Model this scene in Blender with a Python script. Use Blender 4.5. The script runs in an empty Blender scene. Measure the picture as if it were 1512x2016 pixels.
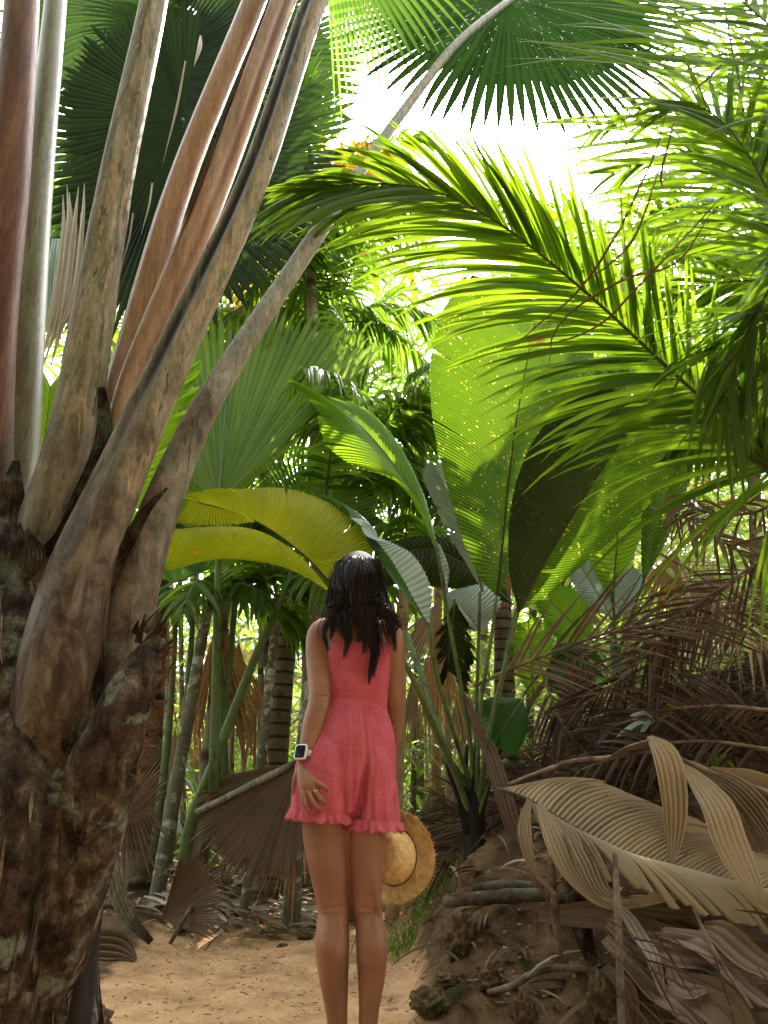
import bpy, math
import numpy as np
from mathutils import Vector, noise as mnoise
R = np.random.RandomState(7)
SC = bpy.context.scene
COL = SC.collection
rad = math.radians

# ------------------------------------------------------------------ camera
CH, PITCH, F = 0.784, 20.0, 1450.0           # height (m), upward tilt, focal length in photo pixels
cam = bpy.data.cameras.new('camera'); camo = bpy.data.objects.new('camera', cam); COL.objects.link(camo)
cam.sensor_fit = 'VERTICAL'; cam.sensor_height = 24; cam.lens = 24 * F / 2016
cam.clip_start = 0.05; cam.clip_end = 500
camo.location = (0, 0, CH); camo.rotation_euler = (rad(90 + PITCH), 0, 0)
SC.camera = camo
cP, sP = math.cos(rad(PITCH)), math.sin(rad(PITCH))

# ------------------------------------------------------------------ light
SUN_EL, SUN_AZ = 50.0, 12.0                  # azimuth to the right of the view direction
w = bpy.data.worlds.new('World'); SC.world = w; w.use_nodes = True
nt = w.node_tree; nt.nodes.clear()
sky = nt.nodes.new('ShaderNodeTexSky'); sky.sky_type = 'NISHITA'; sky.sun_disc = False
sky.sun_elevation = rad(SUN_EL); sky.sun_rotation = rad(SUN_AZ); sky.dust_density = 4; sky.air_density = 1.0
hs = nt.nodes.new('ShaderNodeHueSaturation'); hs.inputs['Saturation'].default_value = 0.15
bg = nt.nodes.new('ShaderNodeBackground'); bg.inputs['Strength'].default_value = 0.15
wo = nt.nodes.new('ShaderNodeOutputWorld')
nt.links.new(sky.outputs[0], hs.inputs['Color']); nt.links.new(hs.outputs[0], bg.inputs[0]); nt.links.new(bg.outputs[0], wo.inputs[0])
sl = bpy.data.lights.new('sun', 'SUN'); sl.energy = 2.0; sl.angle = rad(0.6); sl.color = (1, 0.92, 0.76)
so = bpy.data.objects.new('sun', sl); COL.objects.link(so)
so.rotation_euler = (-rad(90 - SUN_EL), 0, -rad(SUN_AZ))
SC.view_settings.view_transform = 'Standard'; SC.view_settings.look = 'None'
SC.view_settings.exposure = 3.15; SC.view_settings.gamma = 1
SC.render.engine = 'CYCLES'
SC.cycles.use_denoising = True
SC.cycles.max_bounces = 7; SC.cycles.diffuse_bounces = 3; SC.cycles.glossy_bounces = 2
SC.cycles.transmission_bounces = 5; SC.cycles.transparent_max_bounces = 4
SC.cycles.caustics_reflective = False; SC.cycles.caustics_refractive = False
SC.cycles.sample_clamp_indirect = 6

# ------------------------------------------------------------------ maths helpers
def P(px, py, Y):
    u = (1008 - py) / F; x = (px - 756) / F
    s = Y / (cP - sP * u)
    return np.array([x * s, Y, CH + (sP + cP * u) * s])
def PS(pts): return np.array([P(*p) for p in pts])
def pxm(py, Y):                                # metres per photo pixel there
    return Y / (cP - sP * (1008 - py) / F) / F
def nrm(v):
    v = np.asarray(v, float); n = np.linalg.norm(v, axis=-1, keepdims=True); return v / np.maximum(n, 1e-9)
def crv(pts, n):                               # Catmull-Rom resampled by arc length
    p = np.asarray(pts, float)
    if len(p) == 2: return p[0] + (p[1] - p[0]) * np.linspace(0, 1, n)[:, None]
    q = np.vstack([2 * p[0] - p[1], p, 2 * p[-1] - p[-2]]); out = []
    for i in range(len(p) - 1):
        t = np.linspace(0, 1, 14, endpoint=False)[:, None]; a, b, c, d = q[i:i + 4]
        out.append(.5 * ((2 * b) + (c - a) * t + (2 * a - 5 * b + 4 * c - d) * t ** 2 + (3 * b - a - 3 * c + d) * t ** 3))
    o = np.vstack(out + [p[-1:]]); L = np.r_[0, np.cumsum(np.linalg.norm(np.diff(o[:, :3], axis=0), axis=1))]
    s = np.linspace(0, L[-1], n)
    return np.stack([np.interp(s, L, o[:, k]) for k in range(o.shape[1])], 1)
def tang(c): return nrm(np.gradient(c, axis=0))
def ns(p, s=1.0, seed=0.0):                    # smooth noise value
    return mnoise.noise(Vector((p[0] * s + seed, p[1] * s + seed * 1.7, p[2] * s - seed)))

# ------------------------------------------------------------------ mesh builder
class MB:
    def __init__(s): s.V = []; s.Q = []; s.U = []; s.W = []; s.n = 0
    def grid(s, Pg, uv=None, var=None, closed=False, crease=None):
        Pg = np.asarray(Pg, float); a, b = Pg.shape[:2]
        if crease is not None:                 # facets along columns (1) or rows (0) do not share vertices: crisp pleats
            if uv is None:
                uu, vv = np.meshgrid(np.linspace(0, 1, b), np.linspace(0, 1, a)); uv = np.stack([uu, vv], -1)
            v = R.rand() if var is None else var
            v = np.full((a, b), v) if np.isscalar(v) else np.asarray(v)
            if crease == 0: Pg = Pg.transpose(1, 0, 2); uv = uv.transpose(1, 0, 2); v = v.T; a, b = b, a
            ix = np.sort(np.r_[np.arange(b), np.arange(1, b - 1)]); P2 = Pg[:, ix]; nb = len(ix)
            idx = np.arange(a * nb).reshape(a, nb) + s.n
            A, B = idx[:, 0::2], idx[:, 1::2]; q = np.stack([A[:-1], B[:-1], B[1:], A[1:]], -1).reshape(-1, 4)
            s.V.append(P2.reshape(-1, 3)); s.Q.append(q); s.U.append(uv[:, ix].reshape(-1, 2)); s.W.append(v[:, ix].reshape(-1)); s.n += a * nb
            return s
        if uv is None:
            uu, vv = np.meshgrid(np.linspace(0, 1, b), np.linspace(0, 1, a)); uv = np.stack([uu, vv], -1)
        idx = np.arange(a * b).reshape(a, b) + s.n
        if closed: idx = np.hstack([idx, idx[:, :1]])
        q = np.stack([idx[:-1, :-1], idx[:-1, 1:], idx[1:, 1:], idx[1:, :-1]], -1).reshape(-1, 4)
        s.V.append(Pg.reshape(-1, 3)); s.Q.append(q); s.U.append(np.asarray(uv).reshape(-1, 2))
        v = R.rand() if var is None else var
        s.W.append(np.full(a * b, v) if np.isscalar(v) else np.asarray(v).reshape(-1)); s.n += a * b
        return s
    def tube(s, pts, r, seg=10, n=None, ell=None, groove=None, rough=0, rs=6, seed=0, cap=True, ref=(0, -1, 0), var=None, closed_ends=True):
        pts = np.asarray(pts, float); r = np.atleast_1d(np.asarray(r, float))
        k = n or max(len(pts) * 4, 6)
        if len(r) != len(pts): r = np.interp(np.linspace(0, 1, len(pts)), np.linspace(0, 1, len(r)) if len(r) > 1 else [0], r)
        c = crv(np.hstack([pts, r[:, None]]), k); rr = c[:, 3]; c = c[:, :3]
        T = tang(c); ref = np.asarray(ref, float)
        S = nrm(np.cross(T, ref + 1e-4)); B = np.cross(S, T)
        th = np.linspace(0, 2 * math.pi, seg, endpoint=False)
        e1, e2 = (1, 1) if ell is None else ell
        G = c[:, None] + rr[:, None, None] * (np.cos(th)[None, :, None] * S[:, None] * e1 + np.sin(th)[None, :, None] * B[:, None] * e2)
        if groove is not None:
            f = np.exp(-((th - groove[0]) / groove[1]) ** 2)[None, :] * np.interp(np.linspace(0, 1, k), np.linspace(0, 1, len(groove[2])), groove[2])[:, None]
            G = c[:, None] + (G - c[:, None]) * (1 - f)[..., None]; var = np.clip(f * 2.6, 0, 1)  # groove mask also drives the channel shade painted into the colour
            if cap: var = np.concatenate([var[:1], var, var[-1:]], 0)
        if rough:
            for i in range(G.shape[0]):
                for j in range(seg):
                    d = G[i, j] - c[i]; q_ = G[i, j] * [1, 1, .4]; G[i, j] = c[i] + d * (1 + rough * (ns(q_, rs, seed) + .3 * ns(q_, rs * 3.3, seed) + .16 * ns(q_ * [1, 1, .6], rs * 10, seed)))
        if cap: G = np.concatenate([c[:1, None].repeat(seg, 1), G, c[-1:, None].repeat(seg, 1)], 0)
        L = np.linspace(0, 1, G.shape[0])
        uv = np.stack(np.meshgrid(th / 6.283, L), -1)
        return s.grid(G, uv, var, closed=True)
    def strip(s, base, d, wv, L, W, droop=.3, n=6, fold=.2, var=None, twist=0, pw=.45, curl=0):
        """one leaflet: bends under its weight, folded along its middle"""
        d = nrm(d); p = np.array(base, float); step = L / n; pts = [p.copy()]; dd = [d]
        for i in range(n):
            d = nrm(d + np.array([0, 0, -droop / n * (1 + i * .35)])); p = p + d * step; pts.append(p.copy()); dd.append(d)
        pts = np.array(pts); dd = np.array(dd); t = np.linspace(0, 1, n + 1)
        wv = np.asarray(wv, float); wl = nrm(wv - dd * (dd @ wv)[:, None]); N = nrm(np.cross(dd, wl))
        if twist:
            a = t * twist; wl = wl * np.cos(a)[:, None] + N * np.sin(a)[:, None]; N = nrm(np.cross(dd, wl))
        prof = W * .5 * np.minimum(1, (t + .04) / .16) ** pw * (1 - t ** 2.2) ** .8; prof[-1] = W * .02
        G = np.stack([pts - wl * prof[:, None], pts - N * (fold * prof)[:, None], pts + wl * prof[:, None]], 1)
        return s.grid(G, None, var, crease=1)
    def ribbon(s, pts, wid, ref, npl=4, amp=.003, n=24, var=None, curl=0.0, wob=0):
        """pleated strip along a path; wid = widths along it; ref = rough facing direction"""
        pts = np.asarray(pts, float); wd = np.asarray(wid, float)
        c = crv(np.hstack([pts, np.interp(np.linspace(0, 1, len(pts)), np.linspace(0, 1, len(wd)), wd)[:, None]]), n)
        ww = np.maximum(c[:, 3], 1e-4); c = c[:, :3]; T = tang(c); S = nrm(np.cross(T, np.asarray(ref, float))); N = nrm(np.cross(S, T))
        m = npl * 2 + 1; x = np.linspace(-.5, .5, m); z = np.where(np.arange(m) % 2 == 0, 1, -1) * amp
        G = c[:, None] + S[:, None] * (ww[:, None, None] * x[None, :, None]) + N[:, None] * (z[None, :, None] * np.minimum(1, ww / max(ww.max(), 1e-4))[:, None, None] + (curl * (x ** 2)[None, :, None]) * ww[:, None, None])
        if wob:
            for i in range(n):
                G[i] += N[i] * wob * ns(c[i], 7, 3)
        v0 = R.rand() if var is None else var
        return s.grid(G, None, np.tile(np.clip(v0 + np.where(np.arange(m) % 2 == 0, .35, -.35) + R.uniform(-.15, .15, m), -.4, 1.4), (n, 1)), crease=1)
    def quadsphere(s, c, r, seg=14, rings=9, rough=0, rs=3, seed=0, var=None, rot=None):
        th = np.linspace(0, 2 * math.pi, seg, endpoint=False); ph = np.linspace(-math.pi / 2, math.pi / 2, rings)
        D = np.stack([np.cos(ph)[:, None] * np.cos(th), np.cos(ph)[:, None] * np.sin(th), np.sin(ph)[:, None] + 0 * th], -1)
        G = D * np.asarray(r)
        if rough:
            for i in range(rings):
                for j in range(seg): G[i, j] *= 1 + rough * ns(D[i, j], rs, seed)
        if rot is not None: G = G @ np.asarray(rot).T
        return s.grid(G + np.asarray(c), None, var, closed=True)
    def mesh(s, name, off):
        V = np.vstack(s.V) - off; Q = np.vstack(s.Q); U = np.vstack(s.U); W = np.concatenate(s.W)
        me = bpy.data.meshes.new(name); me.vertices.add(len(V)); me.vertices.foreach_set('co', V.astype(np.float32).ravel())
        me.loops.add(Q.size); me.loops.foreach_set('vertex_index', Q.astype(np.int32).ravel())
        me.polygons.add(len(Q)); me.polygons.foreach_set('loop_start', np.arange(0, Q.size, 4, dtype=np.int32))
        uvl = me.uv_layers.new(name='UVMap'); uvl.data.foreach_set('uv', U[Q.ravel()].astype(np.float32).ravel())
        at = me.attributes.new('var', 'FLOAT', 'POINT'); at.data.foreach_set('value', W.astype(np.float32))
        me.update(); me.validate()
        me.polygons.foreach_set('use_smooth', np.ones(len(me.polygons), dtype=bool)); me.update()
        return me
    def build(s, name, mat, parent=None, flat=False, weld=False):
        off = np.zeros(3); q = parent
        while q is not None: off += np.array(q.location); q = q.parent
        me = s.mesh(name, off)
        if flat: me.polygons.foreach_set('use_smooth', np.zeros(len(me.polygons), dtype=bool))
        me.materials.append(mat)
        o = bpy.data.objects.new(name, me); COL.objects.link(o)
        if parent is not None: o.parent = parent
        return o
def tag(o, label=None, cat=None, group=None, kind=None):
    if label: o['label'] = label
    if cat: o['category'] = cat
    if group: o['group'] = group
    if kind: o['kind'] = kind
    return o
def thing(name, label, cat, loc, group=None):
    o = bpy.data.objects.new(name, None); COL.objects.link(o); o.location = tuple(float(v) for v in loc); o.empty_display_size = .1
    return tag(o, label, cat, group)

# ------------------------------------------------------------------ materials
def newmat(name):
    m = bpy.data.materials.new(name); m.use_nodes = True; n = m.node_tree; n.nodes.clear(); return m, n
def nd(n, t, **k):
    x = n.nodes.new(t)
    for a, b in k.items(): setattr(x, a, b)
    return x
def ramp(n, stops):
    r = nd(n, 'ShaderNodeValToRGB'); e = r.color_ramp.elements
    while len(e) < len(stops): e.new(.5)
    for i, (p, c) in enumerate(stops): e[i].position = p; e[i].color = (*c, 1)
    return r
def mixc(n, a, b, f, mode='MIX'):
    x = nd(n, 'ShaderNodeMix', data_type='RGBA', blend_type=mode)
    for sock, v in ((0, f), (6, a), (7, b)):
        if hasattr(v, 'links') or hasattr(v, 'node'): n.links.new(v, x.inputs[sock])
        else: x.inputs[sock].default_value = v if sock == 0 else (*v, 1)
    return x.outputs[2]
def noise_(n, scale, det=4, stretch=(1, 1, 1), dist=0, rot=(0, 0, 0), rough=.55):
    tc = nd(n, 'ShaderNodeTexCoord'); mp = nd(n, 'ShaderNodeMapping'); mp.inputs['Scale'].default_value = stretch; mp.inputs['Rotation'].default_value = rot
    t = nd(n, 'ShaderNodeTexNoise'); t.inputs['Scale'].default_value = scale; t.inputs['Detail'].default_value = det; t.inputs['Distortion'].default_value = dist; t.inputs['Roughness'].default_value = rough
    n.links.new(tc.outputs['Object'], mp.inputs[0]); n.links.new(mp.outputs[0], t.inputs[0]); return t.outputs[0]
def thr(n, v, a, b):
    m = nd(n, 'ShaderNodeMapRange'); n.links.new(v, m.inputs[0]); m.inputs[1].default_value = a; m.inputs[2].default_value = b; return m.outputs[0]
def leaf_mat(name, c1, c2, t1, t2, transl=.45, rough=.38, spots=None, stripes=0, dry=None, silver=None, spec=.5, spotsc=42, gloss=1.0):
    """c1..c2 reflected colour, t1..t2 colour of light passing through; spots = colour of blotches; dry = browned margin colour"""
    m, n = newmat(name); at = nd(n, 'ShaderNodeAttribute', attribute_name='var'); nz = noise_(n, 3.5)
    ad = nd(n, 'ShaderNodeMath', operation='ADD'); n.links.new(at.outputs['Fac'], ad.inputs[0]); n.links.new(nz, ad.inputs[1])
    f = thr(n, ad.outputs[0], .25, 1.3)
    c = mixc(n, c1, c2, f); t = mixc(n, t1, t2, f)
    uv = nd(n, 'ShaderNodeUVMap'); sp = nd(n, 'ShaderNodeSeparateXYZ'); n.links.new(uv.outputs[0], sp.inputs[0])
    if stripes:
        wv = nd(n, 'ShaderNodeMath', operation='MULTIPLY'); wv.inputs[1].default_value = stripes * 6.283; n.links.new(sp.outputs[1], wv.inputs[0])
        si = nd(n, 'ShaderNodeMath', operation='SINE'); n.links.new(wv.outputs[0], si.inputs[0]); fs = thr(n, si.outputs[0], .2, 1)
        c = mixc(n, c, tuple(x * .55 for x in c1), fs); t = mixc(n, t, tuple(x * .6 for x in t1), fs)
    if dry:
        e = thr(n, noise_(n, 9, 6), .66, .72)
        c = mixc(n, c, dry, e); t = mixc(n, t, tuple(x * .7 for x in dry), e)
    if spots:
        tc = nd(n, 'ShaderNodeTexCoord'); v = nd(n, 'ShaderNodeTexVoronoi'); v.inputs['Scale'].default_value = spotsc; v.inputs['Randomness'].default_value = 1
        nj = nd(n, 'ShaderNodeTexNoise'); nj.inputs['Scale'].default_value = 60; n.links.new(tc.outputs['Object'], nj.inputs[0])
        mj = nd(n, 'ShaderNodeVectorMath', operation='MULTIPLY_ADD'); n.links.new(nj.outputs['Color'], mj.inputs[0]); mj.inputs[1].default_value = (.03, .03, .03); n.links.new(tc.outputs['Object'], mj.inputs[2])
        n.links.new(mj.outputs[0], v.inputs[0])
        n2 = noise_(n, 5, 3); th = nd(n, 'ShaderNodeMath', operation='MULTIPLY'); th.inputs[1].default_value = .44; n.links.new(n2, th.inputs[0])
        sb = nd(n, 'ShaderNodeMath', operation='LESS_THAN'); n.links.new(v.outputs['Distance'], sb.inputs[0]); n.links.new(th.outputs[0], sb.inputs[1])
        sc_ = nd(n, 'ShaderNodeSeparateColor'); n.links.new(v.outputs['Color'], sc_.inputs[0])
        gt = nd(n, 'ShaderNodeMath', operation='GREATER_THAN'); gt.inputs[1].default_value = .6; n.links.new(sc_.outputs[0], gt.inputs[0])
        mu = nd(n, 'ShaderNodeMath', operation='MULTIPLY'); n.links.new(sb.outputs[0], mu.inputs[0]); n.links.new(gt.outputs[0], mu.inputs[1])
        c = mixc(n, c, spots, mu.outputs[0]); t = mixc(n, t, tuple(min(1, x * 1.6) for x in spots), mu.outputs[0])
    pr = nd(n, 'ShaderNodeBsdfPrincipled'); pr.inputs['Roughness'].default_value = rough; pr.inputs['Specular IOR Level'].default_value = spec * .4
    tr = nd(n, 'ShaderNodeBsdfTranslucent'); n.links.new(c, pr.inputs['Base Color']); n.links.new(t, tr.inputs[0])
    bp = nd(n, 'ShaderNodeBump'); bp.inputs['Strength'].default_value = .25; bp.inputs['Distance'].default_value = .004
    n.links.new(noise_(n, 60, 2), bp.inputs['Height']); n.links.new(bp.outputs[0], pr.inputs['Normal'])
    mx = nd(n, 'ShaderNodeMixShader'); mx.inputs[0].default_value = transl; n.links.new(pr.outputs[0], mx.inputs[1]); n.links.new(tr.outputs[0], mx.inputs[2])
    o = nd(n, 'ShaderNodeOutputMaterial'); n.links.new(mx.outputs[0], o.inputs[0]); return m
def solid_mat(name, cols, scale=6, stretch=(1, 1, 1), rough=.7, bump=.4, bdist=.01, blot=None, blot2=None, det=6, dist=.5, spec=.3, bscale=None, rings=0, blots=(.55, .62, 5), bst=(1, 1, 1), base=None, dirt=None, crack=None, fine=.35, peel=None):  # dirt: channel shade tone painted along the groove mask
    m, n = newmat(name); f = noise_(n, scale, det, stretch, dist)
    k = len(cols); r = ramp(n, [(.3 + .4 * i / max(1, k - 1), c) for i, c in enumerate(cols)]); n.links.new(f, r.inputs[0]); c = r.outputs[0]
    if blot: c = mixc(n, c, blot, thr(n, noise_(n, blots[2], 8, bst, .3, rough=.65), blots[0], blots[1]))
    if blot2: c = mixc(n, c, blot2, thr(n, noise_(n, 14, 7, bst, .6, (1, 2, 3), rough=.65), .55, .68))
    if peel:                                   # crisp edged flakes
        c = mixc(n, c, peel[0], thr(n, noise_(n, peel[1], 12, (2, 2, .45), .8, (.5, 0, 2), rough=.7), .55, .57))
        c = mixc(n, c, peel[2], thr(n, noise_(n, peel[1] * 1.7, 12, (2.5, 2.5, .3), .4, (2, 1, 0), rough=.7), .585, .60))
    if fine:
        fr_ = ramp(n, [(.32, (1 - fine,) * 3), (.68, (1 + fine,) * 3)]); n.links.new(noise_(n, max(45, scale * 7), 10, tuple(1 if v == 1 else v ** .6 for v in stretch), .2, rough=.75), fr_.inputs[0])
        c = mixc(n, c, fr_.outputs[0], 1.0, 'MULTIPLY')
    if crack:
        tc = nd(n, 'ShaderNodeTexCoord'); mp = nd(n, 'ShaderNodeMapping'); mp.inputs['Scale'].default_value = (1.5, 1.5, .3); n.links.new(tc.outputs['Object'], mp.inputs[0])
        wn = nd(n, 'ShaderNodeTexNoise'); wn.inputs['Scale'].default_value = 8; n.links.new(mp.outputs[0], wn.inputs[0]); wm = nd(n, 'ShaderNodeVectorMath', operation='MULTIPLY_ADD'); n.links.new(wn.outputs['Color'], wm.inputs[0]); wm.inputs[1].default_value = (.12, .12, .12); n.links.new(mp.outputs[0], wm.inputs[2])
        vo = nd(n, 'ShaderNodeTexVoronoi', feature='DISTANCE_TO_EDGE'); vo.inputs['Scale'].default_value = 19; n.links.new(wm.outputs[0], vo.inputs[0])
        crk = thr(n, vo.outputs['Distance'], .045, .0); gate = thr(n, noise_(n, 5, 3), .56, .78); cm = nd(n, 'ShaderNodeMath', operation='MULTIPLY'); n.links.new(crk, cm.inputs[0]); n.links.new(gate, cm.inputs[1])
        c = mixc(n, c, crack, cm.outputs[0])
    if dirt:  # darkens along the groove mask: channel shade painted into the petiole colour
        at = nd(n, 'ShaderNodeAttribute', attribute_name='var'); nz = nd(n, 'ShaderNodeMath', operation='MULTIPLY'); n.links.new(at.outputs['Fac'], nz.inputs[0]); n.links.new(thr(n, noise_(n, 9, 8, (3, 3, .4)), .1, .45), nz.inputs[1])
        c = mixc(n, c, dirt, nz.outputs[0])  # dirt: painted channel shade tone
    if base and base[2] == 'bark':
        br = ramp(n, [(.35, (.02, .012, .009)), (.5, (.075, .045, .03)), (.65, (.17, .13, .095))]); n.links.new(noise_(n, 11, 9, (1.5, 1.5, .6), 1, rough=.7), br.inputs[0]); barkc = br.outputs[0]
    if base:
        uv_ = nd(n, 'ShaderNodeUVMap'); sp_ = nd(n, 'ShaderNodeSeparateXYZ'); n.links.new(uv_.outputs[0], sp_.inputs[0])
        am = nd(n, 'ShaderNodeMath', operation='MULTIPLY_ADD'); n.links.new(noise_(n, 7, 8, rough=.7), am.inputs[0]); am.inputs[1].default_value = .55; n.links.new(sp_.outputs[1], am.inputs[2])
        c = mixc(n, c, base[2] if base[2] != 'bark' else barkc, thr(n, am.outputs[0], base[0], base[1]))
    h = noise_(n, bscale or scale * 5, 8, stretch, .3, rough=.65)
    if crack:
        hs_b = nd(n, 'ShaderNodeMath', operation='SUBTRACT'); n.links.new(h, hs_b.inputs[0]); n.links.new(cm.outputs[0], hs_b.inputs[1]); h = hs_b.outputs[0]
    if rings:
        uv = nd(n, 'ShaderNodeUVMap'); sp = nd(n, 'ShaderNodeSeparateXYZ'); n.links.new(uv.outputs[0], sp.inputs[0])
        mu = nd(n, 'ShaderNodeMath', operation='MULTIPLY_ADD'); mu.inputs[1].default_value = rings * 6.283; n.links.new(sp.outputs[1], mu.inputs[0]); n.links.new(f, mu.inputs[2])
        si = nd(n, 'ShaderNodeMath', operation='SINE'); n.links.new(mu.outputs[0], si.inputs[0]); rr_ = thr(n, si.outputs[0], .6, 1)
        c = mixc(n, c, tuple(x * .35 for x in cols[0]), rr_)
        sb = nd(n, 'ShaderNodeMath', operation='SUBTRACT'); n.links.new(h, sb.inputs[0]); n.links.new(rr_, sb.inputs[1]); h = sb.outputs[0]
    pr = nd(n, 'ShaderNodeBsdfPrincipled'); pr.inputs['Roughness'].default_value = rough; pr.inputs['Specular IOR Level'].default_value = spec * .4
    n.links.new(c, pr.inputs['Base Color'])
    bp = nd(n, 'ShaderNodeBump'); bp.inputs['Strength'].default_value = bump; bp.inputs['Distance'].default_value = bdist
    n.links.new(h, bp.inputs['Height']); n.links.new(bp.outputs[0], pr.inputs['Normal'])
    o = nd(n, 'ShaderNodeOutputMaterial'); n.links.new(pr.outputs[0], o.inputs[0]); return m

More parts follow.
